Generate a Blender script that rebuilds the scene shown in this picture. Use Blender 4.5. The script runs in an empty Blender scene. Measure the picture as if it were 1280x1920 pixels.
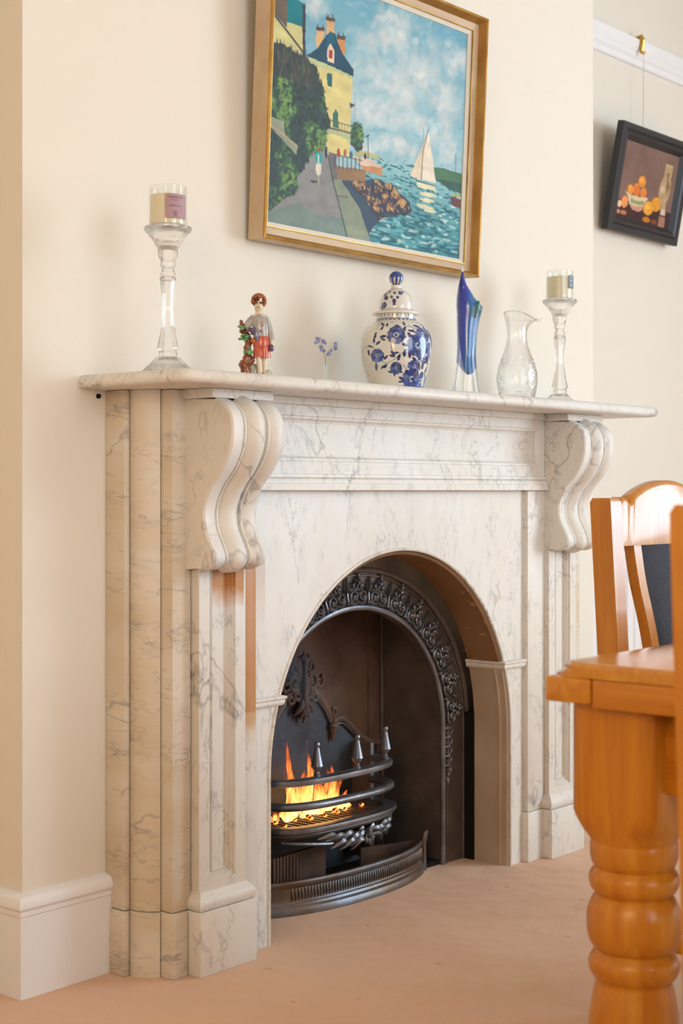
import bpy, bmesh, math, random
import numpy as np
from mathutils import Vector, Matrix, Euler
random.seed(7); np.random.seed(7)
SC = bpy.context.scene
COL = SC.collection
pi = math.pi

# ------------------------------------------------------------------ camera
cam = bpy.data.cameras.new('camera'); cam_o = bpy.data.objects.new('camera', cam); COL.objects.link(cam_o)
cam_o.location = (-2.94, -2.43, 1.0)
cam_o.rotation_euler = (pi/2, 0, math.radians(-49.55))
cam.sensor_fit = 'VERTICAL'; cam.sensor_height = 36.0; cam.lens = 53.44
cam.shift_y = -40/1920
cam.clip_start = 0.05
cam.dof.use_dof = True; cam.dof.focus_distance = 3.45; cam.dof.aperture_fstop = 6.0
SC.camera = cam_o

# ------------------------------------------------------------------ world, daylight window, exposure
world = bpy.data.worlds.new('room_light'); SC.world = world; world.use_nodes = True
bg = world.node_tree.nodes['Background']
bg.inputs[0].default_value = (1.0, 0.86, 0.63, 1); bg.inputs[1].default_value = 1.45
def area(name, loc, target, sx, sy, power, col):
    l = bpy.data.lights.new(name, 'AREA'); l.shape = 'RECTANGLE'; l.size = sx; l.size_y = sy
    l.energy = power; l.color = col
    o = bpy.data.objects.new(name, l); COL.objects.link(o); o.location = loc
    o.rotation_euler = (Vector(target)-Vector(loc)).to_track_quat('-Z', 'Z').to_euler()
    return o
area('window_daylight', (3.15, -3.5, 1.75), (0.0, -1.2, 1.2), 2.0, 1.8, 120, (0.58, 0.80, 1.0))
area('rear_fill', (-1.2, -5.2, 1.8), (0.0, 0.0, 1.1), 2.4, 1.8, 75, (0.74, 0.86, 1.0))  # cool fill added behind the camera, no window stands there
area('warm_left_fill', (-3.3, -1.9, 1.7), (-.9, 0.0, 1.0), .9, .9, 20, (1.0, 0.72, 0.40))  # warm fill added out of view to tint left-facing sides, no lamp there
SC.view_settings.view_transform = 'Standard'
SC.view_settings.look = 'None'
SC.view_settings.gamma = 1.0
SC.view_settings.use_curve_mapping = False
SC.view_settings.exposure = -0.06
SC.cycles.max_bounces = 8; SC.cycles.diffuse_bounces = 3; SC.cycles.use_adaptive_sampling = True; SC.cycles.adaptive_threshold = .07; SC.cycles.adaptive_min_samples = 14; SC.cycles.volume_step_rate = 4.0; SC.cycles.volume_max_steps = 64; SC.cycles.transmission_bounces = 8; SC.cycles.transparent_max_bounces = 10
SC.cycles.use_denoising = True; SC.cycles.sample_clamp_indirect = 6.0

# ------------------------------------------------------------------ helpers
def lin(c):
    return tuple(((v/255.)/12.92 if v/255. <= .04045 else ((v/255.+.055)/1.055)**2.4) for v in c)

class MB:
    """collects verts and faces, build() links ONE mesh object"""
    def __init__(s): s.v = []; s.f = []
    def add(s, v, f):
        n = len(s.v); s.v += [tuple(p) for p in v]; s.f += [tuple(i+n for i in q) for q in f]; return s
    def box(s, x0, x1, y0, y1, z0, z1):
        v = [(x0,y0,z0),(x1,y0,z0),(x1,y1,z0),(x0,y1,z0),(x0,y0,z1),(x1,y0,z1),(x1,y1,z1),(x0,y1,z1)]
        return s.add(v, [(0,3,2,1),(4,5,6,7),(0,1,5,4),(1,2,6,5),(2,3,7,6),(3,0,4,7)])
    def grid(s, rows, closed_u=False, closed_v=False, cap=False):
        """rows: list of equal-length point lists"""
        n = len(rows); m = len(rows[0]); v = [p for r in rows for p in r]; f = []
        for i in range(n if closed_v else n-1):
            for j in range(m if closed_u else m-1):
                a = i*m+j; b = i*m+(j+1) % m; c = ((i+1) % n)*m+(j+1) % m; d = ((i+1) % n)*m+j
                f.append((a, b, c, d))
        if cap:
            f.append(tuple(range(m-1, -1, -1))); f.append(tuple((n-1)*m+j for j in range(m)))
        return s.add(v, f)
    def lathe(s, prof, n=32, c=(0,0,0), cap=True, phase=0.0, rmod=None):
        rows = []
        for r, z in prof:
            row = []
            for k in range(n):
                a = 2*pi*k/n+phase; rr = r*(rmod(a, z) if rmod else 1)
                row.append((c[0]+rr*math.cos(a), c[1]+rr*math.sin(a), c[2]+z))
            rows.append(row)
        return s.grid(rows, closed_u=True, cap=cap)
    def tube(s, pts, r, n=6, closed=False):
        pts = [Vector(p) for p in pts]; N = len(pts); rows = []
        rr = r if hasattr(r, '__len__') else [r]*N
        prev = None
        for i, p in enumerate(pts):
            a = pts[(i-1) % N] if (closed or i > 0) else p
            b = pts[(i+1) % N] if (closed or i < N-1) else p
            t = (b-a).normalized()
            if prev is None:
                u = t.cross(Vector((0,0,1)))
                if u.length < 1e-3: u = t.cross(Vector((0,1,0)))
            else:
                u = prev - t*prev.dot(t)
            u.normalize(); prev = u; w = t.cross(u)
            rows.append([p+u*(rr[i]*math.cos(2*pi*k/n))+w*(rr[i]*math.sin(2*pi*k/n)) for k in range(n)])
        return s.grid(rows, closed_u=True, closed_v=closed, cap=not closed)
    def ball(s, c, r, seg=10, rings=7, sc=(1,1,1)):
        rows = []
        for i in range(rings+1):
            t = pi*i/rings; q = max(math.sin(t), 1e-3)
            rows.append([(c[0]+r*sc[0]*q*math.cos(2*pi*k/seg), c[1]+r*sc[1]*q*math.sin(2*pi*k/seg), c[2]-r*sc[2]*math.cos(t)) for k in range(seg)])
        return s.grid(rows, closed_u=True, cap=True)
    def frame(s, x0, x1, z0, z1, prof, fill=True):
        """mitred frame in the XZ plane: prof = [(inset, y)] outside to inside"""
        rows = []
        for d, y in prof:
            rows.append([(x0+d, y, z0+d), (x1-d, y, z0+d), (x1-d, y, z1-d), (x0+d, y, z1-d)])
        s.grid(rows, closed_u=True)
        if fill:
            n = len(s.v); s.f.append((n-4, n-3, n-2, n-1))
        return s
    def build(s, name, m, parent=None, smooth=35, loc=None, rot=None):
        me = bpy.data.meshes.new(name); me.from_pydata(s.v, [], s.f); me.validate()
        bm = bmesh.new(); bm.from_mesh(me); bmesh.ops.remove_doubles(bm, verts=bm.verts, dist=1e-6)
        bmesh.ops.recalc_face_normals(bm, faces=bm.faces); bm.to_mesh(me); bm.free()
        return link(name, me, m, parent, smooth, loc, rot)

def link(name, me, m, parent=None, smooth=35, loc=None, rot=None):
    if smooth:
        me.shade_smooth(); me.set_sharp_from_angle(angle=math.radians(smooth))
    if m is not None and not me.materials: me.materials.append(m)
    o = bpy.data.objects.new(name, me); COL.objects.link(o)
    if parent: o.parent = parent
    if loc: o.location = loc
    if rot: o.rotation_euler = rot
    return o
def bev_box(x0, x1, y0, y1, z0, z1, b=.002, seg=2):
    bm = bmesh.new(); bmesh.ops.create_cube(bm, size=1)
    for v in bm.verts:
        v.co = Vector(((x0+x1)/2+v.co.x*(x1-x0), (y0+y1)/2+v.co.y*(y1-y0), (z0+z1)/2+v.co.z*(z1-z0)))
    bmesh.ops.bevel(bm, geom=bm.edges[:], offset=b, segments=seg, affect='EDGES', profile=.5)
    bmesh.ops.recalc_face_normals(bm, faces=bm.faces)
    me = bpy.data.meshes.new('block'); bm.to_mesh(me); bm.free(); return me
def block(name, dims, m, parent=None, b=.002, seg=2, loc=None, rot=None):
    me = bev_box(*dims, b=b, seg=seg); me.name = name
    return link(name, me, m, parent, 40, loc, rot)
def tag(o, label=None, cat=None, group=None, kind=None):
    if label: o['label'] = label
    if cat: o['category'] = cat
    if group: o['group'] = group
    if kind: o['kind'] = kind
    return o
def thing(name, label, cat, loc=(0,0,0), rz=0, group=None):
    o = bpy.data.objects.new(name, None); COL.objects.link(o); o.empty_display_size = .05
    o.location = loc; o.rotation_euler = (0, 0, rz)
    return tag(o, label, cat, group)
def catmull(P, n=6):
    P = [np.array(p, float) for p in P]; out = []
    for i in range(len(P)-1):
        p0 = P[max(i-1,0)]; p1 = P[i]; p2 = P[i+1]; p3 = P[min(i+2,len(P)-1)]
        for k in range(n):
            t = k/n
            out.append(tuple(.5*((2*p1)+(-p0+p2)*t+(2*p0-5*p1+4*p2-p3)*t*t+(-p0+3*p1-3*p2+p3)*t**3)))
    out.append(tuple(P[-1])); return out
def prism(poly, axis, a, b, mb=None):
    """extrude a closed 2D polygon; axis 'x': poly=(y,z), 'y': poly=(x,z), 'z': poly=(x,y)"""
    mb = mb or MB(); n = len(poly)
    def pt(p, t): return {'x': (t,p[0],p[1]), 'y': (p[0],t,p[1]), 'z': (p[0],p[1],t)}[axis]
    v = [pt(p,a) for p in poly]+[pt(p,b) for p in poly]
    f = [(i,(i+1)%n,n+(i+1)%n,n+i) for i in range(n)]+[tuple(range(n-1,-1,-1)), tuple(range(n,2*n))]
    return mb.add(v, f)
def skin(name, verts, edges, radii, m, parent, sub=2):
    me = bpy.data.meshes.new(name); me.from_pydata(verts, edges, [])
    o = bpy.data.objects.new(name, me); COL.objects.link(o); o.parent = parent
    md = o.modifiers.new('skin', 'SKIN'); md.use_smooth_shade = True
    for i, r in enumerate(radii):
        sv = me.skin_vertices[0].data[i]; rr = r if hasattr(r, '__len__') else (r, r)
        sv.radius = rr; sv.use_root = (i == 0)
    s = o.modifiers.new('sub', 'SUBSURF'); s.levels = sub; s.render_levels = sub
    me.materials.append(m); return o

# ------------------------------------------------------------------ materials
def nodes(name):
    m = bpy.data.materials.new(name); m.use_nodes = True
    return m, m.node_tree.nodes, m.node_tree.links, m.node_tree.nodes['Principled BSDF']
def mat(name, col, rough=.5, metal=0, spec=.5, bump=0, bscale=60, var=0, vscale=6, coat=0, col2=None, aniso=(1,1,1), trans=0, emit=None, estr=0, ior=1.45, coatr=.1):
    m, N, L, P = nodes(name)
    c = (*lin(col), 1)
    P.inputs['Base Color'].default_value = c; P.inputs['Roughness'].default_value = rough
    P.inputs['Metallic'].default_value = metal; P.inputs['Specular IOR Level'].default_value = spec
    P.inputs['Coat Weight'].default_value = coat; P.inputs['Coat Roughness'].default_value = coatr
    P.inputs['Transmission Weight'].default_value = trans; P.inputs['IOR'].default_value = ior
    if emit: P.inputs['Emission Color'].default_value = (*lin(emit), 1); P.inputs['Emission Strength'].default_value = estr
    tc = N.new('ShaderNodeTexCoord'); mp = N.new('ShaderNodeMapping'); mp.inputs['Scale'].default_value = aniso
    L.new(tc.outputs['Object'], mp.inputs[0])
    if var or col2:
        nz = N.new('ShaderNodeTexNoise'); nz.inputs['Scale'].default_value = vscale; nz.inputs['Detail'].default_value = 6
        L.new(mp.outputs[0], nz.inputs['Vector'])
        mx = N.new('ShaderNodeMix'); mx.data_type = 'RGBA'
        mx.inputs[6].default_value = c
        mx.inputs[7].default_value = (*lin(col2), 1) if col2 else tuple(x*(1-var) for x in c[:3])+(1,)
        rp = N.new('ShaderNodeMapRange'); rp.inputs[1].default_value = .35; rp.inputs[2].default_value = .65
        L.new(nz.outputs['Fac'], rp.inputs[0]); L.new(rp.outputs[0], mx.inputs[0]); L.new(mx.outputs[2], P.inputs['Base Color'])
    if bump:
        nb = N.new('ShaderNodeTexNoise'); nb.inputs['Scale'].default_value = bscale; nb.inputs['Detail'].default_value = 4
        L.new(mp.outputs[0], nb.inputs['Vector'])
        bp = N.new('ShaderNodeBump'); bp.inputs['Strength'].default_value = bump; bp.inputs['Distance'].default_value = .004
        L.new(nb.outputs['Fac'], bp.inputs['Height']); L.new(bp.outputs[0], P.inputs['Normal'])
    return m
def math_n(N, L, op, a, b=None, c=None):
    n = N.new('ShaderNodeMath'); n.operation = op
    for i, x in enumerate((a, b, c)):
        if x is None: continue
        if isinstance(x, (int, float)): n.inputs[i].default_value = x
        else: L.new(x, n.inputs[i])
    return n.outputs[0]
def mixc(N, L, f, a, b, blend='MIX'):
    n = N.new('ShaderNodeMix'); n.data_type = 'RGBA'; n.blend_type = blend
    if isinstance(f, (int, float)): n.inputs[0].default_value = f
    else: L.new(f, n.inputs[0])
    for i, x in ((6, a), (7, b)):
        if isinstance(x, tuple): n.inputs[i].default_value = (*x[:3], 1)
        else: L.new(x, n.inputs[i])
    return n.outputs[2]
def rng(N, L, x, a, b, lo=0., hi=1.):
    n = N.new('ShaderNodeMapRange'); n.inputs[1].default_value = a; n.inputs[2].default_value = b
    n.inputs[3].default_value = lo; n.inputs[4].default_value = hi; L.new(x, n.inputs[0]); return n.outputs[0]
def noise(N, L, vec, scale, detail=5, rough=.55, dist=0):
    n = N.new('ShaderNodeTexNoise'); n.inputs['Scale'].default_value = scale; n.inputs['Detail'].default_value = detail
    n.inputs['Roughness'].default_value = rough; n.inputs['Distortion'].default_value = dist
    L.new(vec, n.inputs['Vector']); return n.outputs['Fac']

def marble(name, base=(232,226,218), cream=(222,204,176), cream_amt=.35, vein=(122,116,114), vstr=.48, patches=(), scl=(1.3,1.3,.8)):
    m, N, L, P = nodes(name)
    tc = N.new('ShaderNodeTexCoord'); oi = N.new('ShaderNodeObjectInfo')
    mp = N.new('ShaderNodeMapping'); mp.inputs['Rotation'].default_value = (.5, .35, .2); mp.inputs['Scale'].default_value = scl
    off = math_n(N, L, 'MULTIPLY', oi.outputs['Random'], 7.0)
    cb = N.new('ShaderNodeCombineXYZ')
    for i in range(3): L.new(off, cb.inputs[i])
    L.new(tc.outputs['Object'], mp.inputs[0]); L.new(cb.outputs[0], mp.inputs['Location'])
    v = mp.outputs[0]
    def veins(scale, width, dist, detail=4):
        n = noise(N, L, v, scale, detail, .62, dist)
        a = math_n(N, L, 'ABSOLUTE', math_n(N, L, 'SUBTRACT', n, .5))
        return rng(N, L, a, 0.0, width, 1.0, 0.0)
    mask = rng(N, L, noise(N, L, v, 4.0, 3), .47, .62)
    v1 = math_n(N, L, 'MULTIPLY', veins(3.0, .014, .35), mask)
    mask2 = rng(N, L, noise(N, L, v, 7.0, 2), .44, .62)
    v2 = math_n(N, L, 'MULTIPLY', math_n(N, L, 'MULTIPLY', veins(13.0, .026, .5), mask2), .8)
    mask3 = rng(N, L, noise(N, L, v, 16.0, 2), .56, .68)
    v3 = math_n(N, L, 'MULTIPLY', math_n(N, L, 'MULTIPLY', rng(N, L, noise(N, L, v, 40., 4), .5, .7), mask3), .55)
    vv = math_n(N, L, 'MINIMUM', math_n(N, L, 'MULTIPLY', math_n(N, L, 'ADD', math_n(N, L, 'ADD', v1, v2), v3), vstr), .85)
    cl = math_n(N, L, 'MULTIPLY', rng(N, L, noise(N, L, v, 2.4, 4), .38, .68), cream_amt)
    c = mixc(N, L, cl, lin(base), lin(cream))
    gy = math_n(N, L, 'MULTIPLY', rng(N, L, noise(N, L, v, 14., 2), .5, .75), .16)
    c = mixc(N, L, gy, c, lin((196,192,190)))
    c = mixc(N, L, vv, c, lin(vein))
    sp = N.new('ShaderNodeSeparateXYZ'); L.new(tc.outputs['Object'], sp.inputs[0])
    for (x0, x1, z0, z1, soft, col, amt) in patches:  # tinted patches, each bounded in x and z
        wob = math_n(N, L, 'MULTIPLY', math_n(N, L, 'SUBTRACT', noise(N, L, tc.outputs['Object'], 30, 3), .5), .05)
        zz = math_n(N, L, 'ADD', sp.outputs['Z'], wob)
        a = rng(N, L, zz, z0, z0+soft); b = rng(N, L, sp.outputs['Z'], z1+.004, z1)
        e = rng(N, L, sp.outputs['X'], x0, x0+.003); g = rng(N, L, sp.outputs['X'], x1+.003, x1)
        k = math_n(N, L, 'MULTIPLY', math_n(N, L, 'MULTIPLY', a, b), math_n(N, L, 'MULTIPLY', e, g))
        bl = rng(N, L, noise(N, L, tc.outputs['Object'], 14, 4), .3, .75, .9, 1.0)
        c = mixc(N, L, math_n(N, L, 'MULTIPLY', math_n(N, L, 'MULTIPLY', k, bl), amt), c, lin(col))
    L.new(c, P.inputs['Base Color']); P.inputs['Roughness'].default_value = .5
    P.inputs['Coat Weight'].default_value = .05; P.inputs['Coat Roughness'].default_value = .2
    bp = N.new('ShaderNodeBump'); bp.inputs['Strength'].default_value = .12; bp.inputs['Distance'].default_value = .003
    L.new(noise(N, L, tc.outputs['Object'], 45, 4), bp.inputs['Height']); L.new(bp.outputs[0], P.inputs['Normal'])
    return m

def wood(name, c1, c2, rough=.3, axis=2, coat=.5):
    m, N, L, P = nodes(name)
    tc = N.new('ShaderNodeTexCoord'); mp = N.new('ShaderNodeMapping')
    sc = [22, 22, 22]; sc[axis] = 1.6; mp.inputs['Scale'].default_value = sc
    L.new(tc.outputs['Object'], mp.inputs[0])
    n1 = noise(N, L, mp.outputs[0], 1.2, 7, .62, .8); n2 = noise(N, L, mp.outputs[0], 5.0, 4)
    f = rng(N, L, math_n(N, L, 'ADD', math_n(N, L, 'MULTIPLY', n1, .75), math_n(N, L, 'MULTIPLY', n2, .25)), .36, .64)
    L.new(mixc(N, L, f, lin(c1), lin(c2)), P.inputs['Base Color'])
    P.inputs['Roughness'].default_value = rough; P.inputs['Coat Weight'].default_value = coat*.5; P.inputs['Coat Roughness'].default_value = .12; P.inputs['Specular IOR Level'].default_value = .3
    bp = N.new('ShaderNodeBump'); bp.inputs['Strength'].default_value = .04; bp.inputs['Distance'].default_value = .002
    L.new(n2, bp.inputs['Height']); L.new(bp.outputs[0], P.inputs['Normal'])
    return m

def solid_glass(name, tint=(1,1,1), clear=.3, rough=0.0):
    m, N, L, P = nodes(name); N.remove(P)
    out = N['Material Output']; g = N.new('ShaderNodeBsdfGlass'); g.inputs['IOR'].default_value = 1.48; g.inputs['Roughness'].default_value = rough
    g.inputs['Color'].default_value = (*tint, 1)
    t = N.new('ShaderNodeBsdfTransparent'); t.inputs[0].default_value = (*tint, 1)
    mx = N.new('ShaderNodeMixShader'); mx.inputs[0].default_value = clear
    L.new(g.outputs[0], mx.inputs[1]); L.new(t.outputs[0], mx.inputs[2]); L.new(mx.outputs[0], out.inputs[0])
    return m
def thin_glass(name, tint=(.97,.98,.97), gl=.9):
    m, N, L, P = nodes(name); N.remove(P)
    out = N['Material Output']; fr = N.new('ShaderNodeLayerWeight'); fr.inputs[0].default_value = .3
    fres = rng(N, L, math_n(N, L, 'POWER', fr.outputs['Facing'], 3.0), 0, 1, .04, .75)
    g = N.new('ShaderNodeBsdfGlossy'); g.inputs['Roughness'].default_value = .03; g.inputs[0].default_value = (gl, gl, gl, 1)
    t = N.new('ShaderNodeBsdfTransparent'); t.inputs[0].default_value = (*tint, 1)
    mx = N.new('ShaderNodeMixShader')
    L.new(fres, mx.inputs[0]); L.new(t.outputs[0], mx.inputs[1]); L.new(g.outputs[0], mx.inputs[2]); L.new(mx.outputs[0], out.inputs[0])
    return m
def vcol_mat(name, rough=.4, bump=0., coat=0.):
    m, N, L, P = nodes(name)
    a = N.new('ShaderNodeVertexColor'); a.layer_name = 'paint'
    L.new(a.outputs[0], P.inputs['Base Color']); P.inputs['Roughness'].default_value = rough
    P.inputs['Coat Weight'].default_value = coat; P.inputs['Coat Roughness'].default_value = .05
    P.inputs['Specular IOR Level'].default_value = .5 if coat else .2
    if bump:
        tc = N.new('ShaderNodeTexCoord'); bp = N.new('ShaderNodeBump'); bp.inputs['Strength'].default_value = bump; bp.inputs['Distance'].default_value = .002
        L.new(noise(N, L, tc.outputs['Object'], 260, 3), bp.inputs['Height']); L.new(bp.outputs[0], P.inputs['Normal'])
    return m

M = {}
M['wall'] = mat('cream_wall_paint', (236,226,211), .85, spec=.2, bump=.08, bscale=220)
M['white'] = mat('white_gloss_paint', (243,239,238), .45, bump=.05, bscale=25)
M['ceil'] = mat('ceiling_paint', (236,230,222), .9)
M['marble'] = marble('veined_marble')
M['marble_side'] = marble('aged_marble', base=(228,216,198), cream=(206,182,146), cream_amt=.8, vstr=.55, scl=(.6,.6,2.0))
M['marble_slip'] = marble('arch_marble', base=(234,229,222), cream=(224,208,184), cream_amt=.35, vstr=.42, scl=(1.9,1.9,.8), patches=[(-.556,-.515,.70,.86,.10,(190,120,70),.35)])  # faint orange patch near the top, beside the left strip
M['marble_strip'] = marble('orange_strip_marble', cream_amt=.3, patches=[(-.66,-.50,.485,.95,.02,(188,122,50),1.0),(-.66,-.50,.44,.52,.05,(216,184,140),.6)])  # orange-brown patch on the upper strip, paler beige band at its lower end
M['marble_pil'] = marble('shade_tinted_pilaster', cream_amt=.45, patches=[(-.697,-.612,.752,.95,.045,(194,126,52),1.0)])  # the corbel's warm shadow, painted into the marble colour below it
M['brown'] = mat('brown_painted_reveal', (148,112,80), .6, col2=(118,84,56), vscale=7, aniso=(1,1,.5), bump=.2, bscale=30)
def scrape(m):
    N, L = m.node_tree.nodes, m.node_tree.links; P = N['Principled BSDF']; src = P.inputs['Base Color'].links[0].from_socket
    tc = N.new('ShaderNodeTexCoord'); mp = N.new('ShaderNodeMapping'); mp.inputs['Rotation'].default_value = (0,-.5,0); mp.inputs['Scale'].default_value = (40,14,9); L.new(tc.outputs['Object'], mp.inputs[0])
    k = rng(N, L, noise(N, L, mp.outputs[0], 1.0, 3), .66, .70)
    L.new(mixc(N, L, math_n(N, L, 'MULTIPLY', k, .8), src, lin((206,182,152))), P.inputs['Base Color'])
scrape(M['brown'])
M['brown_low'] = mat('taupe_painted_reveal', (204,184,162), .55, col2=(182,158,134), vscale=5, bump=.15, bscale=30)
M['iron'] = mat('cast_iron', (112,100,95), .42, metal=.3, spec=.5, bump=.25, bscale=120, col2=(88,78,73), vscale=9)
M['iron_rust'] = mat('sooty_iron', (124,98,84), .7, metal=.2, bump=.25, bscale=70, col2=(76,62,56), vscale=6)
M['iron_bar'] = mat('polished_iron', (142,144,152), .34, metal=.75, bump=.15, bscale=90, col2=(112,112,116), vscale=14)
M['soot'] = mat('soot_black', (30,27,26), .9, spec=.2)
M['fireback'] = mat('blued_fireback', (78,84,96), .5, metal=.4, bump=.3, bscale=60, col2=(54,50,52), vscale=8)
M['fender'] = mat('fender_metal', (118,122,130), .42, metal=.7, bump=.2, bscale=80, col2=(112,94,78), vscale=9)
M['pan'] = mat('ash_pan', (104,76,58), .6, metal=.3, col2=(70,50,40), vscale=12)
M['oak'] = wood('honey_pine', (208,138,36), (184,106,18), .32, coat=.3)
M['oak_x'] = wood('honey_pine_along_x', (214,146,42), (190,114,24), .15, axis=0, coat=1.0)
M['oak_y'] = wood('honey_pine_along_y', (204,132,36), (180,102,18), .3, axis=1, coat=.3)
M['fabric'] = mat('charcoal_fabric', (70,72,80), .95, bump=.5, bscale=400, var=.25, vscale=200)
M['gold'] = mat('gilt_wood', (204,158,76), .38, metal=.55, bump=.1, bscale=90, col2=(168,118,46), vscale=14)
M['gold_dark'] = mat('aged_gilt', (186,142,76), .5, metal=.35, col2=(156,106,46), vscale=10)
M['beige'] = mat('limed_wood', (212,188,156), .6, col2=(196,168,134), vscale=14, aniso=(.3,1,1))
M['linen'] = mat('linen_slip', (226,218,202), .8, bump=.2, bscale=300)
M['canvas'] = vcol_mat('oil_paint', .45, .25)
M['canvas_small'] = vcol_mat('oil_paint_varnished', .35, .1)
M['black'] = mat('black_lacquer', (42,41,44), .4, bump=.08, bscale=90)
M['glass'] = solid_glass('crystal', clear=.2)
M['glass_thin'] = thin_glass('clear_glass')
M['wax'] = mat('cream_wax', (242,228,200), .5)
M['ceramic'] = vcol_mat('delft_glaze', .12, 0, .6)
M['brass'] = mat('brass', (206,164,84), .3, metal=.9)
M['cord'] = mat('nylon_cord', (214,202,182), .8)
M['carpet'] = None
def carpet():
    m, N, L, P = nodes('peach_carpet')
    tc = N.new('ShaderNodeTexCoord'); v = tc.outputs['Object']
    big = rng(N, L, noise(N, L, v, 1.3, 4), .35, .68); fine = noise(N, L, v, 380, 2)
    c = mixc(N, L, big, lin((238,194,158)), lin((226,176,140)))
    c = mixc(N, L, rng(N, L, fine, .3, .7, 0, .22), c, lin((178,128,96)))
    # small woven flecks on a staggered lattice
    mp = N.new('ShaderNodeMapping'); mp.inputs['Rotation'].default_value = (0,0,.5); mp.inputs['Scale'].default_value = (9, 9, 9); L.new(v, mp.inputs[0])
    vo = N.new('ShaderNodeTexVoronoi'); vo.inputs['Scale'].default_value = 1; vo.inputs['Randomness'].default_value = .55; L.new(mp.outputs[0], vo.inputs['Vector'])
    fl = rng(N, L, vo.outputs['Distance'], .05, .09, 1, 0)
    c = mixc(N, L, math_n(N, L, 'MULTIPLY', fl, .35), c, lin((188,138,108)))
    L.new(c, P.inputs['Base Color']); P.inputs['Roughness'].default_value = .95; P.inputs['Specular IOR Level'].default_value = .1
    P.inputs['Sheen Weight'].default_value = .25
    h = math_n(N, L, 'ADD', fine, math_n(N, L, 'MULTIPLY', fl, 1.2))
    bp = N.new('ShaderNodeBump'); bp.inputs['Strength'].default_value = .5; bp.inputs['Distance'].default_value = .003
    L.new(h, bp.inputs['Height'])
    b2 = N.new('ShaderNodeBump'); b2.inputs['Strength'].default_value = .5; b2.inputs['Distance'].default_value = .03
    L.new(noise(N, L, v, 5, 2), b2.inputs['Height']); L.new(bp.outputs[0], b2.inputs['Normal']); L.new(b2.outputs[0], P.inputs['Normal'])
    return m
M['carpet'] = carpet()
# ================================================================== room shell
def struct(o, label): return tag(o, label, None, None, 'structure')
XL, XR, YB = -1.062, 1.095, .37          # chimney breast left / right corner, depth to alcove wall
fl = MB().box(-3.6, 3.2, -6.0, .6, -.05, 0.0).build('floor', M['carpet'], smooth=0)
tag(fl, 'peach fitted carpet with small woven flecks', 'floor', kind='structure')
w = MB()
w.box(XL, -.66, 0, YB, 0, 2.95); w.box(.60, XR, 0, YB, 0, 2.95); w.box(-.66, .60, 0, YB, .95, 2.95)
w = w.build('wall_chimney', M['wall'], smooth=0); tag(w, 'cream painted chimney breast behind the fireplace', 'wall', kind='structure')
w = MB().box(XR, 3.2, YB, YB+.1, 0, 2.95).build('wall_right', M['wall'], smooth=0); tag(w, 'cream alcove wall right of the chimney breast', 'wall', kind='structure')
w = MB().box(-3.6, XL, YB, YB+.1, 0, 2.95).build('wall_left', M['wall'], smooth=0); tag(w, 'cream alcove wall left of the chimney breast', 'wall', kind='structure')
def skirting(path, name, label):
    prof = [(0,0),(.018,0),(.018,.160),(.020,.163),(.020,.172),(.024,.178),(.024,.186),(.020,.196),(.014,.201),(.0,.205)]
    # path: list of (x, y) with the room on the left-hand normal given per vertex
    rows = []
    for (x, y, nx, ny) in path: rows.append([(x+nx*d, y+ny*d, z) for d, z in prof])
    o = MB().grid(rows).build(name, M['white'], smooth=30); tag(o, label, 'skirting', kind='structure'); return o
skirting([(XL,YB,-1,0),(XL,0,-1,-1),(-.835,0,0,-1)], 'baseboard_left', 'white moulded skirting board on the chimney corner left of the fireplace')
skirting([(.835,0,0,-1),(XR,0,1,-1),(XR,YB,1,-1),(3.2,YB,0,-1)], 'baseboard_right', 'white moulded skirting board right of the fireplace')
w = MB().box(-3.7, -3.6, -6.0, YB+.1, 0, 2.95).build('wall_side', M['wall'], smooth=0); tag(w, 'cream side wall at the far left of the room', 'wall', kind='structure')
w = MB().box(3.2, 3.3, -2.2, YB+.1, 0, 2.95).build('wall_window', M['wall'], smooth=0); tag(w, 'cream wall beside the window at the right of the room', 'wall', kind='structure')
w = MB().box(-3.7, 3.2, -6.1, -6.0, 0, 2.95).build('wall_back', M['wall'], smooth=0); tag(w, 'cream wall behind the camera', 'wall', kind='structure')
w = MB().box(-3.7, 3.2, -6.0, YB+.1, 2.95, 3.05).build('ceiling', M['ceil'], smooth=0); tag(w, 'white painted ceiling', 'ceiling', kind='structure')
rail = MB().grid([[(x, YB-d, z) for d, z in [(0,2.553),(.012,2.556),(.014,2.575),(.022,2.585),(.022,2.600),(.03,2.612),(.036,2.632),(.036,2.642),(.02,2.648),(0,2.648)]] for x in (XR, 3.2)]).build('trim_1', M['white'], smooth=25)
tag(rail, 'white picture rail along the top of the alcove wall', 'picture rail', kind='structure')
sc_ = MB().lathe([(.001,0),(.0055,0),(.005,-.004),(.001,-.005)], 10).build('wall_screw', M['soot'], rot=(pi/2,0,0), loc=(-.868,-.0002,1.196))
sc_.rotation_euler = (-pi/2, 0, 0)
tag(sc_, 'small dark screw in the wall under the left end of the mantel shelf', 'screw')

# ================================================================== marble fireplace surround
FP = thing('fireplace_surround', 'carved white marble fireplace surround with scroll corbels and an arched opening', 'fireplace')
FC = -.012
# ---- mantel shelf with a moulded edge
sh = MB(); hx0, hx1, hy = -.922, .936, -.318
prof = [(.020,1.2085),(.005,1.2100),(0,1.2150),(0,1.2235),(.003,1.2310),(.010,1.2362),(.018,1.2375)]
rows = [[(hx0+d, 0, z), (hx0+d, hy+d+.018, z), (hx0+d+.018, hy+d, z), (hx1-d-.018, hy+d, z), (hx1-d, hy+d+.018, z), (hx1-d, 0, z)] for d, z in prof]
sh.grid(rows, closed_u=True, cap=True)
sh.build('mantel_shelf', M['marble'], FP, smooth=50)
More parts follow.
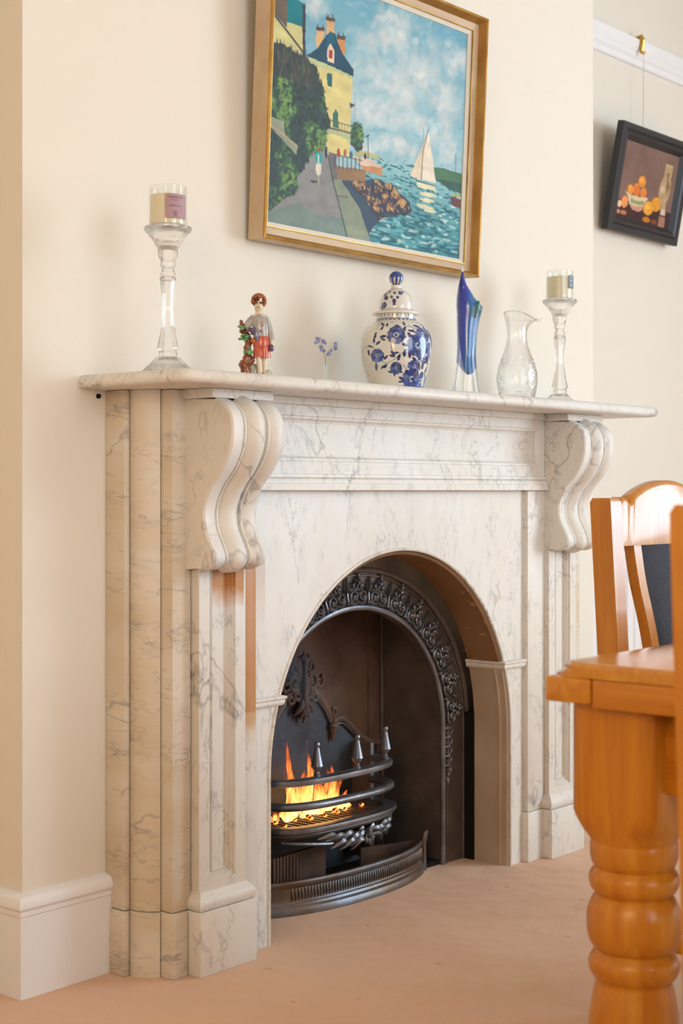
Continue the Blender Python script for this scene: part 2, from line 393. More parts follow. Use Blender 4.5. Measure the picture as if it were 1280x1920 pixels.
# ---- side returns, pilasters, corbels, plinths (left as measured, right mirrored about FC)
def sideX(s, x):                 # x given for the left side, in world metres
    return x if s < 0 else 2*FC-x
def bx(name, s, x0, x1, y0, y1, z0, z1, m, b=.0025, parent=None):
    a, c = sorted((sideX(s, x0), sideX(s, x1)))
    return block(name, (a, c, y0, y1, z0, z1), M[m], parent or FP, b)
for s in (-1, 1):
    ms = 'marble_side'
    bx('wall_strip', s, -.848, -.834, -.060, .0, .1345, 1.2078, ms)
    bx('wall_strip_base', s, -.853, -.8385, -.064, .0, 0, .133, ms)
    for nm, z0, z1, g in (('column', .1345, 1.2078, 0), ('column_base', 0, .133, .004)):
        arc = [(-.831-g, -.004)]
        for k in range(17):
            a = pi-(k/16)*pi*.62
            px = -.7835+(.0475+g)*math.cos(a); py = -.066-(.054+g)*math.sin(a)
            if px < -.8015-g: arc.append((px, py))
        arc += [(-.8015-g, arc[-1][1]-.003), (-.8015-g, -.004)]
        arc = [(sideX(s, x), y) for x, y in arc]
        prism(arc, 'z', z0, z1).build(nm, M[ms], FP, smooth=40)
    bx('corner_strip', s, -.798, -.7465, -.150, .0, .1345, 1.2078, ms)
    bx('corner_strip_base', s, -.802, -.7605, -.156, .0, 0, .133, ms)
    # pilaster with a sunk moulded panel
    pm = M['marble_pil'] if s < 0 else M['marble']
    x0, x1 = sorted((sideX(s, -.743), sideX(s, -.606)))
    p = MB().frame(x0, x1, .160, .935, [(0,0),(0,-.171),(.030,-.171),(.0315,-.165),(.036,-.1655),(.0375,-.160),(.043,-.160),(.045,-.1635),(.046,-.157)])
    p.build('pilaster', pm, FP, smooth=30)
    # plinth moulding and plinth
    x0, x1 = sorted((sideX(s, -.757), sideX(s, -.590)))
    rows = []
    for d, z in [(.014,.170),(.013,.166),(.006,.160),(.001,.152),(0,.146),(.001,.140),(.004,.134)]:
        rows.append([(x0+d,0,z),(x0+d,-.189+d,z),(x1-d,-.189+d,z),(x1-d,0,z)])
    MB().grid(rows, closed_u=True, cap=True).build('plinth_moulding', M['marble'], FP, smooth=50)
    block('plinth', (x0, x1, -.190, 0, 0, .132), M['marble'], FP, .002)
    # scroll corbel
    path = catmull([(-.236,1.1895),(-.262,1.176),(-.279,1.157),(-.286,1.128),(-.281,1.086),(-.259,1.045),(-.226,1.008),(-.205,.966),(-.207,.924),(-.224,.890),(-.234,.866),(-.230,.850),(-.212,.839),(-.185,.8365)], 5)
    cs = [(0,-.004),(.025,0),(.19,0),(.215,-.003),(.225,-.008),(.245,-.008),(.255,-.003),(.275,-.003),(.285,-.012),(.31,-.011),(.35,-.002),(.42,.006),(.48,.008),(.55,.006),(.62,-.002),(.66,-.011),(.685,-.012),(.695,-.003),(.715,-.003),(.725,-.009),(.75,-.006),(.80,0),(.87,.003),(.95,0),(1,-.006)]
    xl, xr = sorted((sideX(s, -.761), sideX(s, -.603)))
    c = MB(); rows = []
    for i, (y, z) in enumerate(path):
        a = path[max(i-1,0)]; b = path[min(i+1,len(path)-1)]
        t = Vector((0, b[0]-a[0], b[1]-a[1])).normalized(); n = Vector((0, t.z, -t.y))  # outward (towards -y)
        if n.y > 0 and abs(n.y) > .3: n = -n
        rows.append([(xl+(xr-xl)*q, y+n.y*h, z+n.z*h) for q, h in cs])
    c.grid(rows)
    for col_, x in ((0, xl), (-1, xr)):
        loop = [r[col_] for r in rows]+[(x, -.14, .8365), (x, -.14, 1.1895)]
        c.add(loop, [tuple(range(len(loop)))])
    c.add([rows[-1][0], rows[-1][-1], (xr,-.14,.8365), (xl,-.14,.8365)], [(0,1,2,3)])
    c.add([rows[0][0], rows[0][-1], (xr,-.14,1.1895), (xl,-.14,1.1895)], [(0,1,2,3)])
    c.build('corbel', M['marble'], FP, smooth=38)
    a, b = sorted((sideX(s, -.772), sideX(s, -.592)))
    block('corbel_cap', (a, b, -.240, -.14, 1.189, 1.2080), M['marble'], FP, .0015)
# ---- inner strips beside the arch panel
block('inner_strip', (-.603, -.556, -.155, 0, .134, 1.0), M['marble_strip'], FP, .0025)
block('inner_strip_base', (-.588, -.554, -.158, 0, 0, .133), M['marble'], FP, .002)
block('inner_strip', (.499, .588, -.157, 0, .134, 1.0), M['marble'], FP, .0025)
block('inner_strip_base', (.495, .588, -.161, 0, 0, .133), M['marble'], FP, .002)
# ---- frieze with a long sunk panel
fx0, fx1 = -.61, .578
f = MB()
def strip(prof):     # prof (y,z) extruded in x between corbels
    f.grid([[(x, y, z) for y, z in prof] for x in (fx0, fx1)])
strip([(-.13,1.2080),(-.1665,1.2080),(-.1665,1.1925),(-.158,1.191),(-.158,1.188)])
strip([(-.158,1.046),(-.158,1.0385),(-.1625,1.0375),(-.1635,1.030),(-.1605,1.0285),(-.164,1.0265),(-.167,1.020),(-.167,1.0175),(-.1705,1.0165),(-.1705,1.0015),(-.16,1.0),(-.10,1.0)])
f.frame(fx0, fx1, 1.046, 1.188, [(0,-.158),(.020,-.158),(.0215,-.155),(.026,-.154),(.032,-.148),(.034,-.148),(.0345,-.1445)])
f.build('frieze', M['marble'], FP, smooth=25)
# ---- arch panel (spandrels)
AX, AZ, AA, AB = -.031, .367, .467, .487
def arch(a, b, n=48, z_low=0.0, nlow=4, zc=AZ, xc=AX):
    P = [(xc-a, z_low+(zc-z_low)*k/nlow) for k in range(nlow)]
    P += [(xc-a*math.cos(pi*k/n), zc+b*math.sin(pi*k/n)) for k in range(n+1)]
    P += [(xc+a, zc-(zc-z_low)*(k+1)/nlow) for k in range(nlow)]
    return P
inner = arch(AA, AB, 72)
ox0, ox1, oz = -.60, .52, 1.0
outer = []
for i, (x, z) in enumerate(inner):
    if z <= AZ+1e-6: outer.append((ox0 if x < AX else ox1, z)); continue
    dx, dz = x-AX, z-AZ
    t = min(((ox1-AX)/dx if dx > 1e-9 else (ox0-AX)/dx if dx < -1e-9 else 1e9), (oz-AZ)/dz)
    outer.append((AX+dx*t, AZ+dz*t))
# pull the nearest samples onto the two upper corners
for cxn in (ox0, ox1):
    k = min(range(len(outer)), key=lambda i: (outer[i][0]-cxn)**2+(outer[i][1]-oz)**2); outer[k] = (cxn, oz)
ap = MB()
ap.grid([[(x, -.1415, z) for x, z in outer], [(x, -.1415, z) for x, z in inner], [(x, -.10, z) for x, z in inner]])
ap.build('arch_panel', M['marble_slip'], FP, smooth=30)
ed = arch(AA+.0035, AB+.0035, 72)
MB().tube([(x, -.1415, z) for x, z in ed], .0042, 8).build('arch_bead', M['marble'], FP)
# ---- painted reveal inside the arch (above the impost) and the jamb linings below
IZ = .535
ri = [p for p in arch(AA-.002, AB-.002, 96) if p[1] >= IZ]
ri2 = [(AX+(x-AX)*.985, AZ+(z-AZ)*.985) for x, z in ri]
rv = MB(); rv.grid([[(x, -.139, z) for x, z in ri], [(x, -.134, z) for x, z in ri2], [(x, -.034, z) for x, z in ri2], [(x, -.030, z) for x, z in ri]])
rv.build('arch_reveal', M['brown'], FP, smooth=40)
for s in (-1, 1):
    lo = [p for p in arch(AA-.002, AB-.002, 96, nlow=12) if p[1] <= IZ+.004 and (p[0]-AX)*s > 0]
    lo.sort(key=lambda p: p[1])
    rows = []
    for dy, k in [(-.139,0),(-.135,.004),(-.118,.004),(-.116,.009),(-.112,.009),(-.110,.005),(-.102,.006),(-.032,.006),(-.026,0)]:
        rows.append([(x-s*k, dy, z) for x, z in lo])
    MB().grid(rows).build('jamb_lining', M['brown_low'], FP, smooth=25)
    # impost moulding: along the panel face and back into the reveal
    xe = AX+s*(AA*math.sqrt(1-((IZ-AZ)/AB)**2))
    xo = -.556 if s < 0 else .505
    prof = [(0,.524),(.007,.526),(.010,.531),(.010,.538),(.013,.541),(.013,.546),(.004,.548),(0,.549)]
    rows = [[(xo, -.1415-d, z) for d, z in prof], [(xe-s*d, -.1415-d, z) for d, z in prof], [(xe-s*(d+.004), -.028, z) for d, z in prof]]
    mb = MB().grid(rows); mb.add([r for r in rows[0]], [tuple(range(len(prof)))]); mb.add([r for r in rows[2]], [tuple(range(len(prof)))])
    mb.build('impost', M['marble'], FP, smooth=25)

# ================================================================== cast iron insert
INS = thing('fireplace_insert', 'black cast iron arched fireplace insert with a band of scroll ornament', 'fireplace insert')
ia, ib = .357, .335; ba, bb = .467, .436
i_in = arch(ia, ib, 72); i_out = [(AX+(x-AX)*1.58, AZ+(z-AZ)*1.56 if z > AZ else z) for x, z in i_in]
pl = MB(); pl.grid([[(x, .030, z) for x, z in i_out], [(x, .0, z) for x, z in i_out], [(x, 0, z) for x, z in arch(ba+.03, bb+.03, 72)], [(x, .002, z) for x, z in arch(ba, bb, 72)], [(x, .008, z) for x, z in i_in], [(x, .026, z) for x, z in i_in]])
pl.build('arch_plate', M['iron'], INS, smooth=30)
MB().tube([(x, -.001, z) for x, z in arch(ba, bb, 72)], .0075, 8).build('outer_moulding', M['iron'], INS)
MB().tube([(x, .001, z) for x, z in arch(ba-.014, bb-.014, 72)], .003, 6).build('outer_bead', M['iron'], INS)
low = .25
MB().tube([(x, .003, z) for x, z in arch(ia+.006, ib+.006, 72)], .0075, 8).build('inner_moulding', M['iron_bar'], INS)
# scroll ornament: motifs stand on the inner moulding and point outwards
def spiral(cx, cz, r0, turns, a0, sgn, n=18, shrink=.75):
    P = []
    for k in range(n+1):
        t = k/n; a = a0+sgn*turns*2*pi*t; r = r0*(1-shrink*t)
        P.append((cx+r*math.cos(a), -.004-.003*t, cz+r*math.sin(a)))
    return P
mo = MB()
for s in (-1, 1):
    P = spiral(s*.0150, .0250, .0165, 1.35, -pi/2, s, 24)
    mo.tube(P, [.0040-.0016*k/len(P) for k in range(len(P))], 6)
    mo.tube(spiral(s*.0105, .0500, .0100, 1.0, pi/2, -s, 14), .0028, 6)
    mo.tube([(s*.002,-.004,.013),(s*.010,-.006,.007),(s*.021,-.006,.006),(s*.031,-.004,.012)], .0030, 6)
    mo.ball((s*.0150,-.007,.0245), .0040, 8, 5)
mo.ball((0,-.006,.032), .0065, 8, 5); mo.ball((0,-.005,.060), .0056, 8, 5, (1,1,1.3)); mo.ball((0,-.005,.071), .0042, 8, 5)
mo.tube([(0,-.003,.071),(0,-.005,.082),(0,-.001,.094)], [.0036,.0028,.0006], 6)
mo.tube([(-.010,-.004,.066),(0,-.006,.061),(.010,-.004,.066)], .0024, 6)
mo.v = [(x, y*1.6, z) for x, y, z in mo.v]
motif = mo.build('scroll_motif', M['iron_bar'], INS)
sp_ = MB(); sp_.tube([(-.008,-.003,.044),(-.003,-.004,.038),(.004,-.005,.048),(.002,-.004,.062),(.006,-.002,.082)], [.0024,.004,.0046,.0034,.0006], 6)
sp_.tube([(0,-.002,.006),(0,-.004,.018),(0,-.003,.038)], [.0045,.0034,.0026], 6); sp_.ball((0,-.003,.010), .006, 8, 5)
sp_.v = [(x, y*1.7, z) for x, y, z in sp_.v]
spike = sp_.build('leaf_spike', M['iron_bar'], INS)
first = {motif: True, spike: True}
def put(o, phi, k=1.0, zrad=0):
    if first.get(o): first[o] = False; c = o
    else: c = o.copy(); COL.objects.link(c); c.parent = INS
    x = AX+(ia+.010)*math.cos(phi); z = AZ+(ib+.010)*math.sin(phi)
    nx, nz = math.cos(phi)/(ia), math.sin(phi)/(ib); a = math.atan2(nx, nz)
    c.location = (x, .004, z); c.rotation_euler = (0, a, 0); c.scale = (k, 1, k)
nm = 15
for k in range(nm):
    put(motif, pi*(.035+.93*k/(nm-1)))
for k in range(nm-1):
    put(spike, pi*(.035+.93*(k+.5)/(nm-1)))
# leaf drops down both sides
for s in (-1, 1):
    d = MB(); xx = AX+s*(ia+.022)
    for k in range(5):
        zz = .352-.025*k; r = .015-.0014*k
        d.tube([(xx-.010*s,.001,zz+.010),(xx+r*.3,-.004,zz+.012),(xx+r,-.005,zz+.004),(xx+r*.4,-.006,zz-.006),(xx-r*.7,-.005,zz-.002),(xx-r*.4,-.008,zz+.006)], .0040, 6)
        d.ball((xx,-.003,zz-.012), .0070-.0004*k, 8, 5)
    d.ball((xx,-.001,.222), .006, 8, 5, (1,1,1.8))
    d.build('leaf_drop', M['iron_bar'], INS)
    MB().tube([(xx,.004,.215),(xx,.004,.0)], .0042, 6).build('side_bead', M['iron'], INS)
    # side edge flange between the plate and the marble
    MB().box(*sorted((AX+s*.455, AX+s*.500)), -.03, .0, 0, .40).build('side_flange', M['soot'], INS)
# fire chamber: back, cheeks, throat and iron floor
bx0, bx1, by = AX-.350, AX+.352, .205
MB().box(bx0-.02, bx1+.02, by, by+.02, 0, .74).build('back_panel', M['iron_rust'], INS)
for s in (-1, 1):
    xa, xb = AX+s*.358, AX+s*.350
    MB().add([(xa,.024,0),(xb,by,0),(xb,by,.72),(xa,.024,.72),(xa+s*.02,.024,0),(xb+s*.02,by,0),(xb+s*.02,by,.72),(xa+s*.02,.024,.72)],[(0,1,2,3),(4,7,6,5),(0,3,7,4),(1,5,6,2),(3,2,6,7),(0,4,5,1)]).build('cheek', M['iron'], INS, smooth=0)
    MB().tube([(AX+s*.345,by-.006,0),(AX+s*.345,by-.006,.70)], .006, 8).build('corner_bead', M['iron'], INS)
    MB().box(*sorted((AX+s*.29, AX+s*.335)), by-.006, by, 0, .70).build('back_pilaster', M['iron_rust'], INS)
MB().box(bx0-.02, bx1+.02, .026, by+.02, .705, .73).build('throat', M['soot'], INS)
MB().box(bx0-.02, bx1+.02, .01, by+.02, 0, .012).build('chamber_floor', M['soot'], INS)
# fireback with a scrolled crest
FBX = -.045
def crest(x):
    d = abs(x-FBX)
    return float(np.interp(d, [0,.03,.06,.09,.118,.124,.14,.165,.19,.23,.28,.315], [.505,.498,.478,.448,.405,.392,.406,.402,.385,.350,.326,.322]))
xs = np.linspace(FBX-.315, FBX+.315, 64)
fb = MB(); fb.grid([[(x, .178, .012) for x in xs], [(x, .178, crest(x)) for x in xs], [(x, .196, crest(x)) for x in xs], [(x, .196, .012) for x in xs]])
fbo = fb.build('fireback', M['fireback'], INS, smooth=30)
MB().tube([(x, .174, crest(x)-.004) for x in xs], .0085, 8).build('crest_moulding', M['iron_rust'], fbo)
MB().tube([(x, .172, crest(x)-.017) for x in xs[3:-3]], .0032, 6).build('crest_bead', M['iron_bar'], fbo)
cr = MB()
for s in (-1, 1):
    def spl(cx, cz, r, tn, a0, sg, th):
        P = [(x, .167, z) for x, _, z in spiral(FBX+s*cx, cz, r, tn, a0 if s > 0 else pi-a0, sg*s, 20)]
        cr.tube(P, [th*(1-.4*k/len(P)) for k in range(len(P))], 6)
    spl(.034, .512, .022, 1.2, -1.9, 1, .0070); spl(.062, .505, .018, 1.1, 1.2, -1, .0060)
    spl(.018, .478, .016, 1.2, 1.4, -1, .0060); spl(.030, .548, .017, 1.0, -2.4, 1, .0055)
    spl(.046, .470, .014, 1.2, 2.6, 1, .0055)
    cr.tube([(FBX+s*.004,.165,.466),(FBX+s*.014,.158,.452),(FBX+s*.026,.160,.440),(FBX+s*.036,.166,.428)], [.006,.009,.007,.002], 7)
    cr.tube([(FBX+s*.003,.165,.452),(FBX+s*.008,.158,.436),(FBX+s*.016,.162,.418)], [.006,.008,.002], 7)
    main = cr; cr = MB(); spl(.122, .418, .014, 1.0, 2.2, -1, .0055)
    cr.ball((FBX+s*.122,.168,.385), .015, 10, 6, (1,.7,.6)); cr.tube([(FBX+s*.122,.170,.38),(FBX+s*.118,.170,.345)], [.011,.003], 7); cr.tube([(FBX+s*.122,.168,.405),(FBX+s*.122,.168,.385)], .006, 6)
    cr.build('crest_pendant', M['iron_rust'], fbo); cr = main
    cr.tube([(FBX,.164,.560),(FBX+s*.012,.160,.578),(FBX+s*.022,.166,.574)], [.006,.006,.002], 6)
    cr.tube([(FBX+s*.066,.168,.488),(FBX+s*.080,.164,.500),(FBX+s*.092,.168,.492)], [.004,.006,.002], 6)
cr.tube([(FBX,.165,.590),(FBX,.160,.562),(FBX,.160,.535),(FBX,.158,.505),(FBX,.160,.470),(FBX,.158,.440),(FBX,.166,.405)], [.002,.009,.006,.011,.008,.009,.002], 8)
cr.build('crest_scrolls', M['iron_rust'], fbo)

# ================================================================== fire grate with bowed bars
GR = thing('fire_grate', 'bow fronted cast iron fire grate with acorn finials on its top bar', 'fire grate')
GX, GW = -.050, .218
def bow(z, front, back, w=GW, n=40, y_end=None):
    """bowed bar plan: flat front with rounded corners"""
    P = []
    for k in range(n+1):
        t = -1+2*k/n; a = t*pi/2
        sx = math.copysign(abs(math.sin(a))**.75, math.sin(a)); cy = max(math.cos(a), 0)**.55
        P.append((GX+w*sx, back-(back-front)*cy, z))
    return P
YB0 = .120
def bar(P, hw, hh, name, m, rnd=False):
    rows = []
    for i, p in enumerate(P):
        a = Vector(P[max(i-1,0)]); b = Vector(P[min(i+1,len(P)-1)]); t = (b-a).normalized(); n = Vector((t.y, -t.x, 0))
        p = Vector(p); nseg = 12; row = []
        for k in range(nseg):
            q = 2*pi*k/nseg; e = .45 if not rnd else 1.0
            u = math.copysign(abs(math.cos(q))**e, math.cos(q))*hw; v = math.copysign(abs(math.sin(q))**e, math.sin(q))*hh
            row.append(tuple(p+n*u+Vector((0,0,v))))
        rows.append(row)
    return MB().grid(rows, closed_u=True, cap=True).build(name, m, GR, smooth=40)
bar(bow(.295, .012, YB0), .016, .0085, 'top_bar', M['iron_bar'])
bar(bow(.2385, -.002, YB0), .0125, .0105, 'middle_bar', M['iron_bar'], True)
bar(bow(.182, .000, YB0, w=GW+.002), .019, .007, 'bottom_rim', M['iron_bar'])
bar(bow(.170, .004, YB0, w=GW-.002), .014, .010, 'rim_moulding', M['iron'], True)
for s in (-1, 1):
    block('end_post', (GX+s*GW-.008, GX+s*GW+.008, .112, .178, .03, .335), M['iron'], GR, .003)
fin = MB().lathe([(.0005,0),(.009,0),(.009,.004),(.006,.007),(.0055,.011),(.013,.020),(.0155,.025),(.014,.030),(.0115,.042),(.0085,.056),(.0065,.066),(.0055,.069),(.0075,.073),(.008,.077),(.006,.082),(.0005,.084)], 10)
fo = fin.build('finial', M['iron_bar'], GR, smooth=25, loc=(-.156, .022, .3035))
for x, y in ((-.006,.020),(.146,.052)):
    c = fo.copy(); COL.objects.link(c); c.parent = GR; c.location = (x, y, .3035)
gb = bev_box(-.0048, .0048, -.088, .088, -.005, .005, b=.0012, seg=1)
nb = 19
for k in range(nb):
    x = GX-GW+.026+(2*GW-.052)*k/(nb-1); d = abs((x-GX)/GW)
    y0 = .016+.06*max(0, d-.75)/.25
    o = link('grate_bar', gb, M['iron'], GR, 0); o.location = (x, (y0+.165)/2, .178); o.scale = (1, (.165-y0)/.176, 1)
# acanthus ornament under the rim
ac = MB(); az = .147
def yb(x): 
    d = min(abs((x-GX)/GW), 1); return .118-(.118-.004)*max(1-d**2.7, 0)**.45
for s in (-1, 1):
    for k, (x0, L, zz, dz) in enumerate([(.012,.055,.000,-.020),(.030,.060,-.004,-.012),(.055,.060,-.002,.004),(.085,.065,-.006,.012),(.115,.060,-.004,.018),(.020,.045,-.016,-.014),(.048,.055,-.016,-.006),(.080,.055,-.018,.004)]):
        P = []
        for q in range(7):
            t = q/6; x = GX+.055+s*(x0+L*t); P.append((x, yb(x)-.008-.010*math.sin(pi*t), az+zz+dz*t+.010*math.sin(pi*t*1.3)))
        ac.tube(P, [.0075*math.sin(pi*(.12+.86*q/6))+.001 for q in range(7)], 6)
    P = [(x, yb(x)-.012, z) for x, _, z in [(GX+.055+s*(.022+.016*math.cos(a)), 0, az-.004+.016*math.sin(a)) for a in np.linspace(pi/2, pi/2+s*4.6, 14)]]
    ac.tube(P, [.0055-.0025*k/13 for k in range(14)], 6)
for k in range(3): ac.ball((GX+.055+(-1+k)*.012, yb(GX+.055)-.014, az-.026+.005*abs(k-1)), .008, 8, 6, (.8,1,1.3))
ac.ball((GX+.055, yb(GX+.055)-.016, az-.004), .010, 8, 6, (.8,1,1.4))
ac.build('acanthus_ornament', M['iron_bar'], GR)
P = [(x, yb(x)-.004, .150-.022*t) for t in np.linspace(0,1,10) for x in [GX-GW+.02+(GW-.02-.005)*t]]
MB().tube(P, .0045, 6).build('swag_rod', M['iron_bar'], GR)
# ash box below the grate
MB().add([(.075,.075,.0125),(.238,.024,.0125),(.238,.024,.078),(.075,.075,.078),(.077,.081,.0125),(.240,.030,.0125),(.240,.030,.078),(.077,.081,.078)],[(0,1,2,3),(4,7,6,5),(3,2,6,7),(0,4,5,1),(0,3,7,4),(1,5,6,2)]).build('ash_plate', M['pan'], INS, smooth=0)
rb = MB()
for k in range(16):
    x = GX-.225+.0125*k; rb.tube([(x,.058+.0008*k,.012),(x,.058+.0008*k,.118)], .0066, 6)
rb.box(GX-.235, GX-.030, .060, .075, .012, .118); rb.build('ribbed_ash_front', M['pan'], GR)

# ================================================================== fender (ash pan front)
FE = thing('hearth_fender', 'low curved cast iron fender with a fluted frieze standing on the carpet', 'fender')
def fbow(off, z, n=48, x0=-.352, x1=.250):
    c = (x0+x1)/2; h = (x1-x0)/2; P = []
    for k in range(n+1):
        t = -1+2*k/n; x = c+(h+off*.7)*t
        P.append((x, .012-(.066+off)*max(1-abs(t)**2.3, 0)**.8, z))
    return P
prof = [(.014,.0),(.014,.010),(.010,.017),(.003,.021),(.001,.026),(-.004,.029),(-.005,.031),(-.005,.062),(-.001,.066),(.003,.070),(.004,.075),(.001,.079),(-.006,.080),(-.009,.078),(-.009,.0)]
MB().grid([fbow(o, z) for o, z in prof]).build('fender_body', M['fender'], FE, smooth=30)
ft = MB(); A = fbow(-.004, .0, 400)
for k in range(40, 396, 6):
    x, y, _ = A[k]; ft.tube([(x-.0012,y+.0010,.032),(x+.0012,y-.0012,.040),(x-.0010,y-.0012,.052),(x+.0012,y+.0010,.061)], [.0012,.0022,.0022,.0012], 5)
tag(ft.build('flutes', M['fender'], FE), kind='stuff')
MB().add([(x, y, .0135) for x, y, _ in fbow(-.010, 0, 24)]+[(.25,.03,.0135),(-.352,.03,.0135)], [tuple(range(27))]).build('hearth_plate', M['fireback'], FE, smooth=0)
for s, x in ((1, .250), (-1, -.352)):
    MB().tube([(x,.008,0),(x,.006,.03),(x-.002*s,.004,.07),(x+.003*s,.002,.096),(x+.006*s,-.002,.104)], [.010,.008,.007,.007,.005], 8).build('end_stop', M['fender'], FE)

# ================================================================== burning fire
def flame_mat():
    m, N, L, P = nodes('flame'); N.remove(P); out = N['Material Output']
    tc = N.new('ShaderNodeTexCoord'); sp = N.new('ShaderNodeSeparateXYZ'); L.new(tc.outputs['Generated'], sp.inputs[0])
    mp = N.new('ShaderNodeMapping'); mp.inputs['Scale'].default_value = (50,50,14); L.new(tc.outputs['Object'], mp.inputs[0])
    nz = noise(N, L, mp.outputs[0], 1.0, 4, .6, .6)
    h = math_n(N, L, 'ADD', sp.outputs['Z'], math_n(N, L, 'MULTIPLY', math_n(N, L, 'SUBTRACT', nz, .5), .9))
    r = N.new('ShaderNodeValToRGB'); L.new(h, r.inputs[0])
    e = r.color_ramp.elements; e[0].position = .0; e[0].color = (1,.62,.22,1); e[1].position = 1.0; e[1].color = (.55,.05,.01,1)
    x = e.new(.35); x.color = (1,.46,.10,1); x = e.new(.62); x.color = (1,.20,.03,1)
    st = rng(N, L, h, .1, .95, 3.4, .9)
    em = N.new('ShaderNodeEmission'); L.new(r.outputs[0], em.inputs[0]); L.new(st, em.inputs[1])
    tr = N.new('ShaderNodeBsdfTransparent'); mx = N.new('ShaderNodeMixShader')
    al = math_n(N, L, 'MULTIPLY', rng(N, L, nz, .36, .56, 1, .15), rng(N, L, h, .55, 1.05, .92, .0))
    L.new(al, mx.inputs[0]); L.new(tr.outputs[0], mx.inputs[1]); L.new(em.outputs[0], mx.inputs[2]); L.new(mx.outputs[0], out.inputs[0])
    return m
M['flame'] = flame_mat()
FI = thing('fire', 'small orange fire burning on the grate bars', 'fire')
rn = random.Random(3)
def flame(x, y, z, h, wd, lean, ph):
    rows = []; n = 18; m_ = 14
    for i in range(n+1):
        t = i/n; r = wd*(math.sin(pi*min(1, .22+t*.78))**.8)*(1-.45*t)+.0004
        cx = x+lean*t**1.5+.008*math.sin(ph+t*6)*t; cy = y+.006*math.cos(ph*1.7+t*4)*t
        rows.append([(cx+r*(1+.35*math.sin(3*a+ph+t*7))*math.cos(a), cy+r*.5*math.sin(a), z+h*t+.10*h*math.sin(2*a+ph)*t*(1-t)) for a in [2*pi*k/m_+t*1.5 for k in range(m_)]])
    return MB().grid(rows, closed_u=True, cap=True).build('flame', M['flame'], FI, smooth=60)
for a in [(-.150,.115,.186,.150,.016,-.018,.3),(-.128,.12,.190,.185,.013,-.030,1.2),(-.115,.10,.186,.120,.024,-.006,2.2),(-.090,.11,.188,.130,.022,.004,3.0),(-.085,.115,.188,.185,.012,.012,5.3),(-.062,.10,.186,.100,.024,.010,.9),(-.030,.11,.188,.105,.020,.016,4.1),(-.010,.105,.186,.115,.018,.020,5.0),(.012,.105,.186,.080,.016,.018,2.4),(-.175,.10,.186,.050,.020,-.010,2.7),(.036,.10,.184,.045,.016,.012,1.7),(-.05,.120,.184,.050,.022,.0,3.7),(-.13,.125,.184,.045,.024,.0,.2),(-.19,.130,.184,.028,.018,-.004,4.4)]:
    flame(*a)
def ember_mat():
    m, N, L, P = nodes('glowing_coal'); tc = N.new('ShaderNodeTexCoord')
    nz = noise(N, L, tc.outputs['Object'], 70, 4); P.inputs['Base Color'].default_value = (.02,.015,.012,1); P.inputs['Roughness'].default_value = .9
    P.inputs['Emission Color'].default_value = (1,.20,.03,1); L.new(rng(N, L, nz, .46, .66, 0, 6.0), P.inputs['Emission Strength'])
    return m
M['ember'] = ember_mat()
for k in range(30):
    x = rn.uniform(GX-.17, GX+.15); y = rn.uniform(.06, .155); r = rn.uniform(.004, .009)
    b = MB().ball((0,0,0), r, 7, 5, (1.2,.9,.7))
    b.v = [(p[0]*rn.uniform(.8,1.2), p[1]*rn.uniform(.8,1.2), p[2]*rn.uniform(.8,1.2)) for p in b.v]
    b.build('coal', M['ember'], FI, smooth=0, loc=(x, y, .184+r*.6))

# thin smoke drifting up the fireback
def smoke_mat():
    m, N, L, P = nodes('smoke'); N.remove(P); out = N['Material Output']; v = N.new('ShaderNodeVolumeScatter'); tc = N.new('ShaderNodeTexCoord')
    v.inputs['Color'].default_value = (.80,.86,.98,1)
    mp = N.new('ShaderNodeMapping'); mp.inputs['Rotation'].default_value = (0,.6,0); mp.inputs['Scale'].default_value = (26,26,9); L.new(tc.outputs['Object'], mp.inputs[0])
    n = noise(N, L, mp.outputs[0], 1.0, 3, .6, .8)
    L.new(rng(N, L, n, .45, .78, 0, 10.0), v.inputs['Density']); L.new(v.outputs[0], out.inputs['Volume']); return m
P = catmull([(-.02,.125,.405),(-.055,.12,.455),(-.10,.115,.52),(-.145,.11,.585),(-.17,.11,.64)], 4)
sm = MB().tube(P, [.008+.030*math.sin(pi*min(k/(len(P)-1)*.75+.12, 1)) for k in range(len(P))], 12).build('smoke_wisp', smoke_mat(), smooth=60)
tag(sm, 'pale wisp of smoke rising in front of the rusty back panel', 'smoke')
